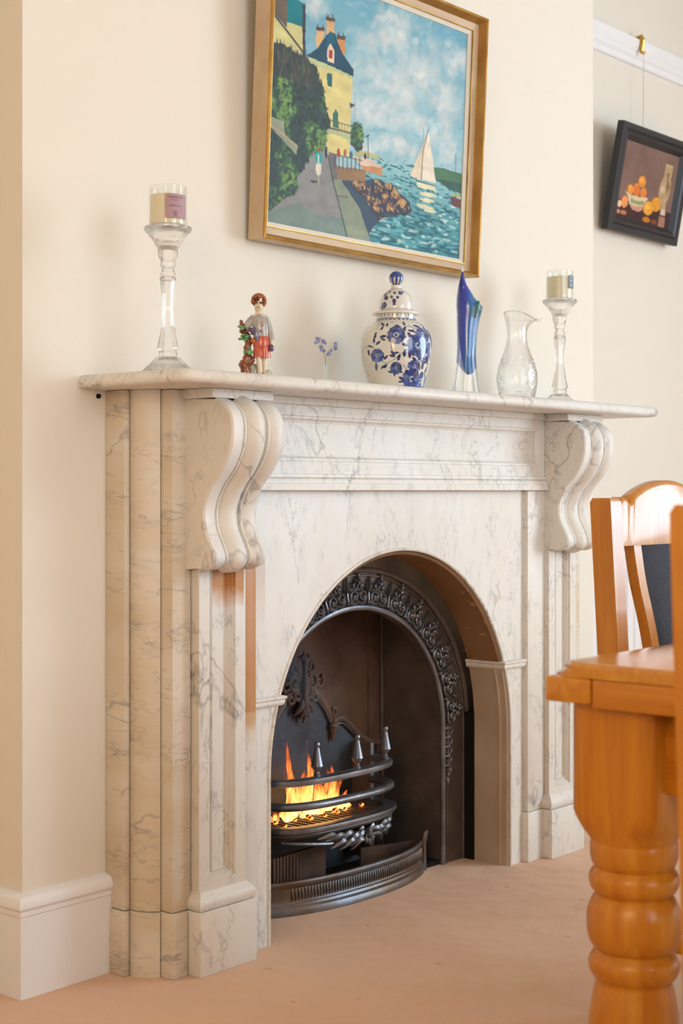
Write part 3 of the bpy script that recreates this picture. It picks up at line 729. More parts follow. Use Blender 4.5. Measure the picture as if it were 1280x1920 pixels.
# ================================================================== raster painting on vertex colours
def vnoise(h, w, cells, seed=0):
    r = np.random.RandomState(seed); cy, cx = cells
    g = r.rand(cy+2, cx+2); y = np.linspace(0, cy, h, endpoint=False); x = np.linspace(0, cx, w, endpoint=False)
    yi = y.astype(int); xi = x.astype(int); fy = (y-yi)[:, None]; fx = (x-xi)[None]
    fy = fy*fy*(3-2*fy); fx = fx*fx*(3-2*fx)
    a = g[yi][:, xi]; b = g[yi][:, xi+1]; c = g[yi+1][:, xi]; d = g[yi+1][:, xi+1]
    return (a*(1-fx)+b*fx)*(1-fy)+(c*(1-fx)+d*fx)*fy
def fbm(h, w, c, seed=0, o=4):
    return sum(vnoise(h, w, (int(c[0]*2**k), int(c[1]*2**k)), seed+k)*.5**k for k in range(o))/sum(.5**k for k in range(o))
class Canvas:
    def __init__(s, w, h, seed=1):
        s.w, s.h = w, h; s.a = np.zeros((h, w, 3)); s.U, s.V = np.meshgrid((np.arange(w)+.5)/w, (np.arange(h)+.5)/h)
        s.wu = (fbm(h, w, (20, 26), seed)-.5); s.wv = (fbm(h, w, (20, 26), seed+9)-.5); s.rs = np.random.RandomState(seed)
        s.grain = fbm(h, w, (30, 20), seed+20)
    def put(s, mask, col, jit=.10):
        m = np.clip(mask, 0, 1)[..., None]; c = np.array(col, float)*(1+jit*2*(s.grain-.5))[..., None]
        s.a = s.a*(1-m)+c*m
    def inside(s, P, wob=.012):
        u = s.U+s.wu*wob; v = s.V+s.wv*wob; r = np.zeros(u.shape, bool); n = len(P)
        for i in range(n):
            x0, y0 = P[i]; x1, y1 = P[(i+1) % n]
            if y0 == y1: continue
            r ^= ((y0 > v) != (y1 > v)) & (u < (x1-x0)*(v-y0)/(y1-y0)+x0)
        return r.astype(float)
    def seg(s, a, b, w):
        asp = s.h/s.w; dx, dy = b[0]-a[0], (b[1]-a[1])*asp; L2 = dx*dx+dy*dy+1e-12
        t = np.clip(((s.U-a[0])*dx+(s.V-a[1])*asp*dy)/L2, 0, 1)
        d = np.hypot(s.U-a[0]-t*dx, (s.V-a[1])*asp-t*dy)
        return np.clip((w*.5-d)/(1.0/s.w)+.5, 0, 1)
    def ell(s, cx, cy, rx, ry, wob=.012, soft=.12):
        d = np.hypot((s.U+s.wu*wob-cx)/max(rx, 1e-3), (s.V+s.wv*wob-cy)/max(ry, 1e-3)); return np.clip((1-d)/soft+.5, 0, 1)
    def stroke(s, cx, cy, L, w, ang, col, op=1., jit=.1):
        x0 = max(int((cx-L)*s.w), 0); x1 = min(int((cx+L)*s.w)+2, s.w); y0 = max(int((cy-L*s.w/s.h)*s.h), 0); y1 = min(int((cy+L*s.w/s.h)*s.h)+2, s.h)
        if x1 <= x0 or y1 <= y0: return
        asp = s.h/s.w; U = s.U[y0:y1, x0:x1]-cx; V = (s.V[y0:y1, x0:x1]-cy)*asp
        p = U*math.cos(ang)+V*math.sin(ang); q = -U*math.sin(ang)+V*math.cos(ang)
        m = (np.clip((1-np.hypot(p/(L*.5), q/(w*.5)))*3, 0, 1)*op)[..., None]
        s.a[y0:y1, x0:x1] = s.a[y0:y1, x0:x1]*(1-m)+np.array(col, float)*(1+s.rs.uniform(-jit, jit))*m
    def draw(s, ops):
        rs = s.rs
        for o in ops:
            k = o[0]
            if k == 'P': s.put(s.inside(o[2], .008), o[1])
            elif k == 'L':
                for a, b in zip(o[3][:-1], o[3][1:]): s.put(s.seg(a, b, o[2]), o[1], .05)
            elif k == 'E': s.put(s.ell(*o[2:]), o[1])
            elif k == 'C':
                cx, cy, rx, ry = o[1:]
                m = s.ell(cx, cy, rx*1.25, ry*1.25, .10, .9)*np.clip(fbm(s.h, s.w, (9, 11), int(cx*99))*2.4-.55, 0, 1)
                s.put(m*.85, (218, 220, 216), .04)
                for _ in range(int(220*rx)+8):
                    s.stroke(cx+rs.normal()*rx*.5, cy+rs.normal()*ry*.45, .05, .026, rs.uniform(-1.2, .3), (216, 216, 212) if rs.rand() > .35 else (168, 200, 208), .28)
            elif k == 'SEA':
                m = s.inside(o[1], .01); vt = np.clip((s.V-.64)/.36, 0, 1)[..., None]
                c = np.array((160,204,204))*(1-vt)+np.array((44,112,120))*vt; mm = m[..., None]; s.a = s.a*(1-mm)+c*mm
                keep = s.a.copy()
                for _ in range(900):
                    v = .63+.37*rs.rand()**.8; u = rs.uniform(.36, 1); t = (v-.63)/.37
                    q = rs.rand(); col = (206,222,218) if q < .17 else (34,92,104) if q < .55 else (96,170,174) if q < .85 else (60,132,142)
                    s.stroke(u, v, .022+.07*t*rs.rand(), .005+.007*t, rs.uniform(-.12, .12), col, .75)
                s.a = keep*(1-mm)+s.a*mm
            elif k == 'ROCK':
                cx, cy, rx, ry = o[1:]
                s.put(s.ell(cx+.004, cy+ry*.4, rx*1.25, ry*1.2, .06), (60,58,72))
                s.put(s.ell(cx-rx*.1, cy-ry*.25, rx*.62, ry*.55, .07), (190,148,96))
                for _ in range(14): s.stroke(cx+rs.normal()*rx*.55, cy+rs.normal()*ry*.5, .018, .006, rs.uniform(.3, 1.8), ((214,178,116),(140,96,66),(196,116,60),(74,64,74),(60,60,76))[rs.randint(5)], .8)
            elif k in ('TREE', 'BUSH'):
                if k == 'TREE':
                    m = s.inside(o[1], .05); P = np.array(o[1]); b = (P[:,0].min(), P[:,1].min(), P[:,0].max(), P[:,1].max()); n = 1500
                else:
                    cx, cy, rx, ry = o[1:]; m = s.ell(cx, cy, rx, ry, .03); b = (cx-rx, cy-ry, cx+rx, cy+ry); n = 90
                s.put(m, (58,74,66)); clump = fbm(s.h, s.w, (11, 14), 55, 2)
                for _ in range(n):
                    u = rs.uniform(b[0], b[2]); v = rs.uniform(b[1], b[3]); i = min(max(int(v*s.h), 0), s.h-1); j = min(max(int(u*s.w), 0), s.w-1)
                    if m[i, j] < .5: continue
                    c = clump[i, j]; up = v < b[1]+.20*(b[3]-b[1]) and k == 'TREE'
                    if up: col = ((72,72,70),(92,90,74),(60,62,66))[rs.randint(3)]; s.stroke(u, v, .035, .008, rs.uniform(-1.9,-1.2), col, .8); continue
                    col = ((126,160,84),(108,148,80),(96,136,78))[rs.randint(3)] if c > .53 else ((70,104,74),(60,90,74),(84,120,76))[rs.randint(3)] if c > .41 else ((46,60,60),(54,68,66),(62,78,80))[rs.randint(3)]
                    s.stroke(u, v, .022, .010, rs.uniform(-1.5, .4), col, .85)
def paint_mesh(name, cv, w, h, m, parent, relief=.0006):
    """flat painted panel, w x h, centred on x, z up from 0, facing -y; one vertex per dab"""
    W, H = cv.w, cv.h; g = cv.a.mean(2); g = (g-g.min())/(np.ptp(g)+1e-6)
    X, Z = np.meshgrid(np.linspace(-w/2, w/2, W), np.linspace(h, 0, H))
    V = np.stack([X, -relief*g, Z], -1).reshape(-1, 3)
    i = np.arange(W*H).reshape(H, W); F = np.stack([i[:-1,:-1], i[1:,:-1], i[1:,1:], i[:-1,1:]], -1).reshape(-1, 4)
    return vc_mesh(name, V, F, cv.a.reshape(-1, 3), m, parent)
def vc_mesh(name, V, F, C, m, parent):
    me = bpy.data.meshes.new(name)
    me.vertices.add(len(V)); me.vertices.foreach_set('co', np.asarray(V, np.float32).ravel())
    me.loops.add(F.size); me.loops.foreach_set('vertex_index', F.astype(np.int32).ravel())
    me.polygons.add(len(F)); me.polygons.foreach_set('loop_start', np.arange(0, F.size, F.shape[1], dtype=np.int32))
    me.update(calc_edges=True)
    at = me.color_attributes.new('paint', 'FLOAT_COLOR', 'POINT')
    c = np.clip(C/255., 0, 1); c = np.where(c <= .04045, c/12.92, ((c+.055)/1.055)**2.4)
    at.data.foreach_set('color', np.concatenate([c, np.ones((len(c), 1))], 1).astype(np.float32).ravel())
    me.shade_smooth()
    return link(name, me, m, parent, smooth=0)
SEASCAPE = [('C', 0.192, 0.113, 0.054, 0.036), ('C', 0.624, 0.103, 0.172, 0.07), ('C', 0.457, 0.307, 0.081, 0.06), ('C', 0.624, 0.342, 0.12, 0.084), ('C', 0.529, 0.454, 0.134, 0.052), ('C', 0.453, 0.205, 0.064, 0.034), ('C', 0.931, 0.125, 0.062, 0.05), ('C', 0.819, 0.293, 0.114, 0.099), ('C', 0.803, 0.452, 0.096, 0.049), ('C', 0.624, 0.582, 0.103, 0.028), ('C', 0.916, 0.546, 0.05, 0.055), ('C', 0.721, 0.219, 0.07, 0.053), ('C', 0.45, 0.612, 0.065, 0.017), ('SEA', [(0.389, 0.664), (0.538, 0.643), (0.696, 0.652), (1.033, 0.625), (1.042, 1.021), (0.512, 1.01), (0.311, 0.778), (0.433, 0.702)]), ('P', (78, 120, 88), [(0.667, 0.645), (0.765, 0.626), (0.884, 0.618), (1.001, 0.617), (1.002, 0.702), (0.924, 0.693), (0.838, 0.673), (0.766, 0.651)]), ('P', (60, 95, 80), [(0.838, 0.673), (0.999, 0.66), (0.999, 0.707), (0.937, 0.705)]), ('P', (190, 185, 120), [(0.414, 0.639), (0.473, 0.63), (0.538, 0.641), (0.528, 0.649), (0.473, 0.65), (0.41, 0.66)]), ('P', (62, 78, 95), [(0.337, 0.775), (0.478, 0.745), (0.543, 0.732), (0.633, 0.763), (0.709, 0.798), (0.711, 0.843), (0.55, 0.894), (0.488, 0.97), (0.398, 0.856)]), ('ROCK', 0.426, 0.786, 0.028, 0.02), ('ROCK', 0.486, 0.792, 0.025, 0.022), ('ROCK', 0.536, 0.769, 0.026, 0.022), ('ROCK', 0.589, 0.767, 0.024, 0.027), ('ROCK', 0.63, 0.782, 0.024, 0.023), ('ROCK', 0.577, 0.809, 0.034, 0.023), ('ROCK', 0.526, 0.834, 0.026, 0.023), ('ROCK', 0.661, 0.818, 0.039, 0.023), ('ROCK', 0.531, 0.859, 0.031, 0.021), ('ROCK', 0.466, 0.772, 0.022, 0.019), ('ROCK', 0.481, 0.819, 0.024, 0.017), ('ROCK', 0.614, 0.834, 0.029, 0.019), ('P', (152, 116, 82), [(0.317, 0.722), (0.391, 0.715), (0.468, 0.708), (0.47, 0.754), (0.322, 0.775)]), ('P', (226, 196, 176), [(0.394, 0.665), (0.485, 0.658), (0.553, 0.68), (0.53, 0.688), (0.433, 0.695)]), ('P', (203, 142, 92), [(0.433, 0.695), (0.553, 0.681), (0.553, 0.713), (0.498, 0.717), (0.468, 0.714)]), ('P', (118, 110, 110), [(0.266, 0.674), (0.317, 0.679), (0.322, 0.776), (0.299, 0.781)]), ('P', (142, 140, 136), [(0.158, 0.685), (0.274, 0.659), (0.301, 0.78), (0.392, 1.012), (0.001, 1.027), (-0.003, 0.93), (0.069, 0.852), (0.13, 0.724)]), ('P', (122, 140, 132), [(0.007, 0.961), (0.138, 0.904), (0.238, 0.936), (0.359, 0.923), (0.392, 1.012), (0.001, 1.027)]), ('P', (142, 150, 126), [(0.299, 0.781), (0.344, 0.772), (0.441, 0.874), (0.517, 1.014), (0.389, 1.008), (0.336, 0.859)]), ('L', (70, 75, 72), 0.005, [(0.277, 0.692), (0.301, 0.78), (0.336, 0.867), (0.384, 1.001)]), ('L', (90, 95, 88), 0.003, [(0.324, 0.84), (0.381, 0.835)]), ('P', (112, 96, 82), [(-0.008, 0.126), (0.059, 0.105), (0.062, 0.244), (-0.005, 0.198)]), ('P', (32, 125, 135), [(0.06, 0.113), (0.145, 0.127), (0.139, 0.217), (0.061, 0.22)]), ('P', (215, 206, 142), [(-0.005, 0.207), (0.062, 0.242), (0.063, 0.221), (0.136, 0.217), (0.14, 0.359), (0.0, 0.333)]), ('L', (85, 75, 70), 0.007, [(-0.005, 0.202), (0.067, 0.257), (0.14, 0.314)]), ('P', (72, 70, 84), [(0.13, 0.133), (0.146, 0.132), (0.153, 0.363), (0.14, 0.367)]), ('P', (222, 176, 118), [(0.198, 0.209), (0.236, 0.204), (0.238, 0.265), (0.201, 0.277)]), ('P', (92, 76, 66), [(0.194, 0.198), (0.238, 0.193), (0.238, 0.207), (0.195, 0.212)]), ('P', (220, 172, 112), [(0.245, 0.156), (0.281, 0.152), (0.284, 0.21), (0.248, 0.221)]), ('P', (92, 76, 66), [(0.242, 0.146), (0.284, 0.14), (0.285, 0.154), (0.242, 0.161)]), ('P', (208, 142, 82), [(0.3, 0.212), (0.338, 0.208), (0.339, 0.272), (0.309, 0.27)]), ('P', (92, 76, 66), [(0.295, 0.2), (0.341, 0.197), (0.34, 0.212), (0.296, 0.217)]), ('L', (85, 70, 66), 0.004, [(0.202, 0.197), (0.202, 0.189)]), ('L', (85, 70, 66), 0.004, [(0.229, 0.193), (0.229, 0.185)]), ('L', (85, 70, 66), 0.004, [(0.252, 0.144), (0.251, 0.136)]), ('L', (85, 70, 66), 0.004, [(0.273, 0.141), (0.272, 0.133)]), ('L', (85, 70, 66), 0.004, [(0.305, 0.199), (0.305, 0.191)]), ('L', (85, 70, 66), 0.004, [(0.328, 0.197), (0.328, 0.189)]), ('P', (222, 206, 136), [(0.164, 0.329), (0.271, 0.323), (0.38, 0.332), (0.379, 0.67), (0.267, 0.682), (0.246, 0.439), (0.193, 0.369)]), ('P', (190, 196, 146), [(0.164, 0.329), (0.271, 0.325), (0.38, 0.334), (0.379, 0.355), (0.272, 0.348), (0.169, 0.351)]), ('P', (38, 76, 98), [(0.154, 0.324), (0.209, 0.279), (0.244, 0.223), (0.263, 0.196), (0.286, 0.2), (0.33, 0.272), (0.387, 0.316), (0.385, 0.345), (0.271, 0.333)]), ('P', (30, 100, 120), [(0.251, 0.224), (0.263, 0.199), (0.28, 0.207), (0.298, 0.244), (0.277, 0.246), (0.248, 0.271)]), ('P', (226, 202, 172), [(0.255, 0.319), (0.252, 0.274), (0.267, 0.244), (0.287, 0.268), (0.287, 0.319)]), ('P', (165, 62, 52), [(0.259, 0.273), (0.278, 0.271), (0.278, 0.306), (0.261, 0.307)]), ('P', (45, 104, 104), [(0.254, 0.363), (0.28, 0.361), (0.282, 0.413), (0.258, 0.412)]), ('P', (62, 112, 98), [(0.292, 0.571), (0.291, 0.52), (0.303, 0.497), (0.318, 0.514), (0.319, 0.568)]), ('P', (176, 186, 142), [(0.264, 0.581), (0.375, 0.582), (0.376, 0.607), (0.324, 0.597), (0.268, 0.603)]), ('L', (72, 72, 78), 0.005, [(0.258, 0.579), (0.323, 0.576), (0.396, 0.576)]), ('L', (100, 100, 90), 0.003, [(0.261, 0.547), (0.4, 0.547)]), ('L', (110, 108, 92), 0.002, [(0.266, 0.548), (0.267, 0.578)]), ('L', (110, 108, 92), 0.002, [(0.28, 0.548), (0.281, 0.577)]), ('L', (110, 108, 92), 0.002, [(0.294, 0.548), (0.295, 0.577)]), ('L', (110, 108, 92), 0.002, [(0.308, 0.548), (0.31, 0.577)]), ('L', (110, 108, 92), 0.002, [(0.323, 0.547), (0.324, 0.576)]), ('L', (110, 108, 92), 0.002, [(0.337, 0.547), (0.338, 0.576)]), ('L', (110, 108, 92), 0.002, [(0.352, 0.547), (0.353, 0.576)]), ('L', (110, 108, 92), 0.002, [(0.366, 0.547), (0.367, 0.575)]), ('L', (110, 108, 92), 0.002, [(0.381, 0.547), (0.382, 0.575)]), ('L', (110, 108, 92), 0.002, [(0.395, 0.547), (0.397, 0.574)]), ('P', (80, 84, 96), [(0.371, 0.455), (0.399, 0.453), (0.399, 0.46), (0.376, 0.476)]), ('L', (110, 130, 140), 0.002, [(0.395, 0.409), (0.402, 0.545)]), ('TREE', [(-0.014, 0.321), (0.023, 0.302), (0.075, 0.32), (0.142, 0.327), (0.163, 0.361), (0.205, 0.366), (0.248, 0.447), (0.269, 0.509), (0.268, 0.576), (0.268, 0.661), (0.16, 0.738), (0.121, 0.858), (0.08, 0.898), (-0.002, 0.962)]), ('P', (150, 156, 132), [(-0.007, 0.596), (0.064, 0.599), (0.07, 0.655), (0.13, 0.683), (0.126, 0.721), (0.061, 0.673), (-0.006, 0.632)]), ('L', (186, 168, 130), 0.006, [(0.003, 0.626), (0.07, 0.655), (0.128, 0.683)]), ('BUSH', 0.419, 0.584, 0.036, 0.055), ('L', (60, 66, 72), 0.003, [(0.47, 0.568), (0.476, 0.654)]), ('L', (60, 66, 72), 0.004, [(0.459, 0.573), (0.475, 0.563)]), ('L', (78, 82, 86), 0.004, [(0.307, 0.682), (0.309, 0.732)]), ('L', (78, 82, 86), 0.004, [(0.328, 0.679), (0.33, 0.73)]), ('L', (78, 82, 86), 0.004, [(0.348, 0.677), (0.35, 0.727)]), ('L', (78, 82, 86), 0.004, [(0.369, 0.675), (0.371, 0.724)]), ('L', (78, 82, 86), 0.004, [(0.39, 0.672), (0.392, 0.722)]), ('L', (78, 82, 86), 0.004, [(0.41, 0.67), (0.413, 0.719)]), ('L', (78, 82, 86), 0.004, [(0.432, 0.667), (0.434, 0.717)]), ('L', (90, 94, 96), 0.003, [(0.276, 0.676), (0.348, 0.677), (0.445, 0.674)]), ('E', (172, 66, 56), 0.325, 0.667, 0.009, 0.02), ('E', (178, 96, 60), 0.359, 0.659, 0.008, 0.017), ('E', (70, 110, 120), 0.389, 0.664, 0.009, 0.015), ('E', (60, 66, 80), 0.459, 0.652, 0.007, 0.013), ('E', (50, 60, 76), 0.266, 0.679, 0.006, 0.022), ('E', (60, 58, 66), 0.212, 0.805, 0.022, 0.005), ('E', (226, 214, 196), 0.231, 0.75, 0.014, 0.03), ('E', (40, 160, 160), 0.229, 0.709, 0.017, 0.025), ('L', (228, 224, 214), 0.006, [(0.229, 0.698), (0.231, 0.732)]), ('E', (176, 70, 66), 0.229, 0.677, 0.007, 0.008), ('L', (196, 180, 150), 0.004, [(0.233, 0.779), (0.236, 0.81)]), ('P', (226, 206, 176), [(0.777, 0.516), (0.774, 0.604), (0.76, 0.691), (0.702, 0.685)]), ('P', (238, 224, 200), [(0.793, 0.474), (0.821, 0.576), (0.85, 0.691), (0.768, 0.689), (0.77, 0.568)]), ('P', (226, 222, 182), [(0.738, 0.7), (0.849, 0.704), (0.85, 0.724), (0.746, 0.726)]), ('L', (90, 74, 70), 0.003, [(0.794, 0.468), (0.768, 0.569), (0.764, 0.688)]), ('L', (80, 66, 66), 0.003, [(0.738, 0.699), (0.849, 0.702)]), ('L', (110, 120, 126), 0.002, [(0.766, 0.471), (0.769, 0.55)]), ('E', (222, 214, 176), 0.806, 0.748, 0.05, 0.009), ('E', (222, 214, 176), 0.801, 0.772, 0.043, 0.008), ('E', (222, 214, 176), 0.791, 0.801, 0.048, 0.009), ('E', (222, 214, 176), 0.821, 0.814, 0.036, 0.007), ('P', (112, 66, 62), [(0.931, 0.734), (1.003, 0.734), (1.003, 0.774), (0.948, 0.768)]), ('E', (206, 170, 90), 0.973, 0.721, 0.027, 0.006), ('L', (90, 110, 112), 0.003, [(0.957, 0.542), (0.966, 0.721)]), ('L', (70, 90, 96), 0.003, [(0.904, 0.897), (0.924, 0.884)])]
STILL_LIFE = [('P', (66, 42, 42), [(-0.058, 0.779), (0.199, 0.751), (0.657, 0.751), (1.026, 0.776), (1.011, 1.024), (-0.017, 1.026)]), ('E', (230, 140, 60), 0.398, 0.472, 0.066, 0.077), ('E', (226, 130, 56), 0.313, 0.574, 0.051, 0.064), ('E', (238, 146, 60), 0.219, 0.612, 0.059, 0.062), ('E', (224, 122, 52), 0.333, 0.619, 0.052, 0.068), ('E', (232, 132, 56), 0.451, 0.613, 0.058, 0.069), ('E', (240, 170, 70), 0.211, 0.597, 0.028, 0.032), ('E', (240, 170, 66), 0.389, 0.457, 0.03, 0.04), ('P', (222, 196, 160), [(0.122, 0.649), (0.218, 0.672), (0.366, 0.682), (0.552, 0.657), (0.529, 0.691), (0.49, 0.733), (0.477, 0.825), (0.41, 0.866), (0.307, 0.864), (0.242, 0.808), (0.191, 0.704)]), ('P', (150, 160, 110), [(0.244, 0.724), (0.363, 0.731), (0.486, 0.713), (0.479, 0.767), (0.361, 0.784), (0.258, 0.774)]), ('P', (206, 150, 130), [(0.229, 0.798), (0.365, 0.804), (0.484, 0.779), (0.473, 0.833), (0.41, 0.868), (0.307, 0.864)]), ('E', (238, 150, 90), 0.152, 0.789, 0.058, 0.078), ('E', (240, 200, 160), 0.069, 0.828, 0.033, 0.048), ('E', (226, 150, 50), 0.703, 0.711, 0.087, 0.096), ('E', (234, 160, 56), 0.575, 0.788, 0.09, 0.093), ('E', (240, 182, 80), 0.556, 0.765, 0.04, 0.041), ('E', (200, 120, 44), 0.573, 0.939, 0.069, 0.037), ('E', (190, 120, 90), 0.162, 0.927, 0.052, 0.032), ('E', (200, 140, 110), 0.072, 0.927, 0.031, 0.026), ('E', (130, 70, 44), 0.716, 0.942, 0.048, 0.033), ('P', (186, 156, 116), [(0.772, 0.147), (0.907, 0.145), (0.909, 0.265), (0.894, 0.334), (0.917, 0.389), (0.916, 0.556), (0.876, 0.67), (0.902, 0.826), (0.803, 0.831), (0.79, 0.683), (0.721, 0.585), (0.719, 0.445), (0.767, 0.33), (0.764, 0.224)]), ('P', (140, 110, 76), [(0.812, 0.265), (0.866, 0.264), (0.859, 0.356), (0.91, 0.431), (0.862, 0.564), (0.828, 0.444), (0.836, 0.36)]), ('P', (212, 180, 150), [(0.74, 0.458), (0.801, 0.432), (0.819, 0.529), (0.764, 0.554)]), ('P', (224, 196, 176), [(0.811, 0.746), (0.878, 0.745), (0.886, 0.82), (0.825, 0.82)]), ('P', (170, 120, 100), [(0.794, 0.849), (0.903, 0.843), (0.917, 0.985), (0.795, 0.982)])]
# ------------------------------------------------------------------ large seascape above the mantel
CW, CH = .750, .590
cv = Canvas(340, 270, 3)
t = cv.V[..., None]/.72; sky = np.array((112,170,190))*(1-np.clip(t,0,1))+np.array((168,200,206))*np.clip(t,0,1)
cv.a[:] = sky*(1+.10*(fbm(270,340,(12,8),77)-.5))[..., None]
for _ in range(700): cv.stroke(cv.rs.rand(), cv.rs.rand()*.68, .05, .014, cv.rs.uniform(-1.1,.2), ((120,176,194),(138,186,198),(102,164,186),(158,194,202))[cv.rs.randint(4)], .35)
cv.draw(SEASCAPE); cv.a *= .97
PA = thing('seascape_painting', 'large gilt framed oil painting of a yellow house by the sea with a sailboat', 'painting', (-.010, -.010, 1.575))
PA.rotation_euler = (math.radians(2.7), 0, 0)
FW, FH = .842, .690; x0, x1 = -FW/2, FW/2
def tilt_frame(name, prof, m, x0=x0, x1=x1, z0=0, z1=FH, fill=False):
    return MB().frame(x0, x1, z0, z1, prof, fill).build(name, m, PA, smooth=25)
tilt_frame('outer_rail', [(0,.0),(0,-.046)], M['beige'])
tilt_frame('gilt_rim', [(0,-.046),(.001,-.050),(.004,-.052),(.007,-.050)], M['gold'])
tilt_frame('gilt_cove', [(.007,-.050),(.010,-.044),(.013,-.032),(.016,-.027)], M['gold_dark'])
tilt_frame('flat', [(.016,-.027),(.017,-.026),(.033,-.022)], M['beige'])
tilt_frame('gilt_bead', [(.033,-.022),(.0335,-.025),(.036,-.025),(.0365,-.021)], M['gold'])
tilt_frame('linen_slip', [(.0365,-.021),(.0375,-.021),(.046,-.016),(.0465,-.012)], M['linen'])
cm = paint_mesh('canvas', cv, CW, CH+.008, M['canvas'], PA, .0007); cm.location = (0, -.0125, .046)
MB().box(x0+.01, x1-.01, -.008, -.001, .01, FH-.01).build('back_board', M['beige'], PA, smooth=0)

# ------------------------------------------------------------------ small still life in the alcove, hanging from the picture rail
SP = thing('still_life_painting', 'small black framed still life of oranges in a bowl on the alcove wall', 'painting', (1.985, YB-.018, 1.925))
SP.rotation_euler = (math.radians(10.5), 0, 0)
cs_ = Canvas(150, 130, 5); cs_.a[:] = np.array((128,98,88))*(1+.25*(fbm(130,150,(6,6),3)-.5))[..., None]
cs_.draw(STILL_LIFE)
sw, sh_ = .505, .378
def sfr(name, prof, m, fill=False): return MB().frame(-sw/2, sw/2, 0, sh_, prof, fill).build(name, m, SP, smooth=25)
sfr('frame_rail', [(0,0),(0,-.026),(.004,-.030),(.022,-.030),(.024,-.026),(.026,-.026)], M['black'])
sfr('frame_inner', [(.026,-.026),(.030,-.030),(.040,-.026),(.052,-.012),(.056,-.010)], M['black'])
cc = paint_mesh('canvas', cs_, sw-.108, sh_-.108, M['canvas_small'], SP, .0004); cc.location = (0, -.0095, .054)
MB().box(-sw/2+.01, sw/2-.01, -.006, -.001, .01, sh_-.01).build('back_board', M['black'], SP, smooth=0)
hx = 1.985
hk = MB().tube([(hx,YB-.010,2.652),(hx,YB-.036,2.655),(hx,YB-.042,2.640),(hx,YB-.040,2.615),(hx,YB-.036,2.598),(hx,YB-.046,2.590),(hx,YB-.052,2.598)], [.006,.009,.011,.009,.006,.005,.004], 8).build('picture_hook', M['brass'])
tag(hk, 'brass moulding hook clipped over the picture rail', 'hook')
cd = MB().tube([(hx,YB-.046,2.596),(hx,YB-.045,2.45),(hx,YB-.044,2.28)], .0013, 5).build('hanging_cord', M['cord'])
tag(cd, 'thin pale cord hanging from the brass hook above the black framed picture', 'cord')

# ================================================================== things on the mantel shelf
SZ = 1.2377
# ------------------------------------------------------------------ crystal candlesticks and candle jars
def cz(y): return (1870-y)*.0001608
stem_prof = [(.017,cz(742)),(.0155,cz(800)),(.0128,cz(950)),(.0120,cz(1060)),(.0122,cz(1150)),(.0145,cz(1300)),(.0185,cz(1450)),(.0228,cz(1570)),(.0232,cz(1590))]
def candlestick(x, y, label, rz):
    t = thing('candlestick', label, 'candlestick', (x, y, SZ), rz, 'crystal candlesticks on the mantel shelf')
    fl8 = lambda a, z: 1+.035*math.cos(8*a)
    MB().lathe([(.0002,.0),(.048,0),(.049,.002),(.047,.005),(.036,.015),(.026,.026),(.021,.030)], 48, rmod=fl8).build('foot', M['glass'], t, smooth=60)
    MB().lathe([(.019,.030),(.020,.036),(.0185,.042),(.0232,.0445)]+stem_prof[::-1]+[(.0165,.183)], 8, phase=pi/8).build('stem', M['glass'], t, smooth=12)
    MB().lathe([(.0162,.183),(.0168,.187),(.0140,.190),(.0162,.196),(.0130,.201),(.0125,.207),(.0160,.212),(.0160,.217),(.0140,.222)], 24).build('knop', M['glass'], t, smooth=30)
    MB().lathe([(.0150,.222),(.0170,.226),(.0195,.235),(.0195,.246),(.0225,.2495),(.0300,.263),(.0400,.275),(.0468,.281),(.0480,.284),(.0475,.288),(.0440,.2895),(.040,.285),(.0002,.283)], 48, rmod=lambda a, z: 1+(.03*math.cos(10*a) if .222 < z < .276 else 0)).build('cup', M['glass'], t, smooth=50)
    return t
def candle_jar(x, y, z, label, rz, lab_mat, r=.0378, h=.082, lab=(-.02, 1.25), lz=(.014,.062)):
    t = thing('candle_jar', label, 'candle', (x, y, z), rz)
    MB().lathe([(.0002,0),(r-.003,0),(r,.003),(r,h-.001),(r-.0008,h),(r-.0018,h-.001),(r-.0018,.005),(.0002,.005)], 40, cap=False).build('glass_jar', M['glass_thin'], t, smooth=40)
    MB().lathe([(.0002,.0055),(r-.0022,.0055),(r-.0022,h-.019),(r-.004,h-.018),(.0002,h-.0185)], 36).build('wax', M['wax'], t, smooth=40)
    MB().tube([(0,0,h-.019),(.001,0,h-.010)], .0009, 5).build('wick', M['soot'], t)
    rows = []
    for z_ in (lz[0], lz[1]):
        rows.append([((r+.0006)*math.sin(a), -(r+.0006)*math.cos(a), z_) for a in np.linspace(lab[0], lab[1], 16)])
    lo = MB().grid(rows).build('paper_label', lab_mat, t, smooth=60)
    return t, lo
def label_marks(lo, bars, m, r, parent):
    for (a0, a1, z0, z1) in bars:
        rows = [[((r)*math.sin(a), -(r)*math.cos(a), z_) for a in np.linspace(a0, a1, 8)] for z_ in (z0, z1)]
        MB().grid(rows).build('printed_line', m, lo, smooth=60)
M['mauve'] = mat('mauve_label', (178,144,150), .6); M['mauve_ink'] = mat('label_ink', (112,82,92), .6)
M['grey_label'] = mat('grey_label', (116,128,138), .5); M['pale_ink'] = mat('label_pale_ink', (214,220,222), .5)
VA = math.radians(-49.55)       # things that face the camera turn by this
c1 = candlestick(-.853, -.195, 'tall clear crystal candlestick holding the mauve labelled candle at the left end', VA+.1)
j1, l1 = candle_jar(-.853, -.195, SZ+.2875, 'cream candle in a glass jar with a mauve label', VA, M['mauve'])
rr = .0388
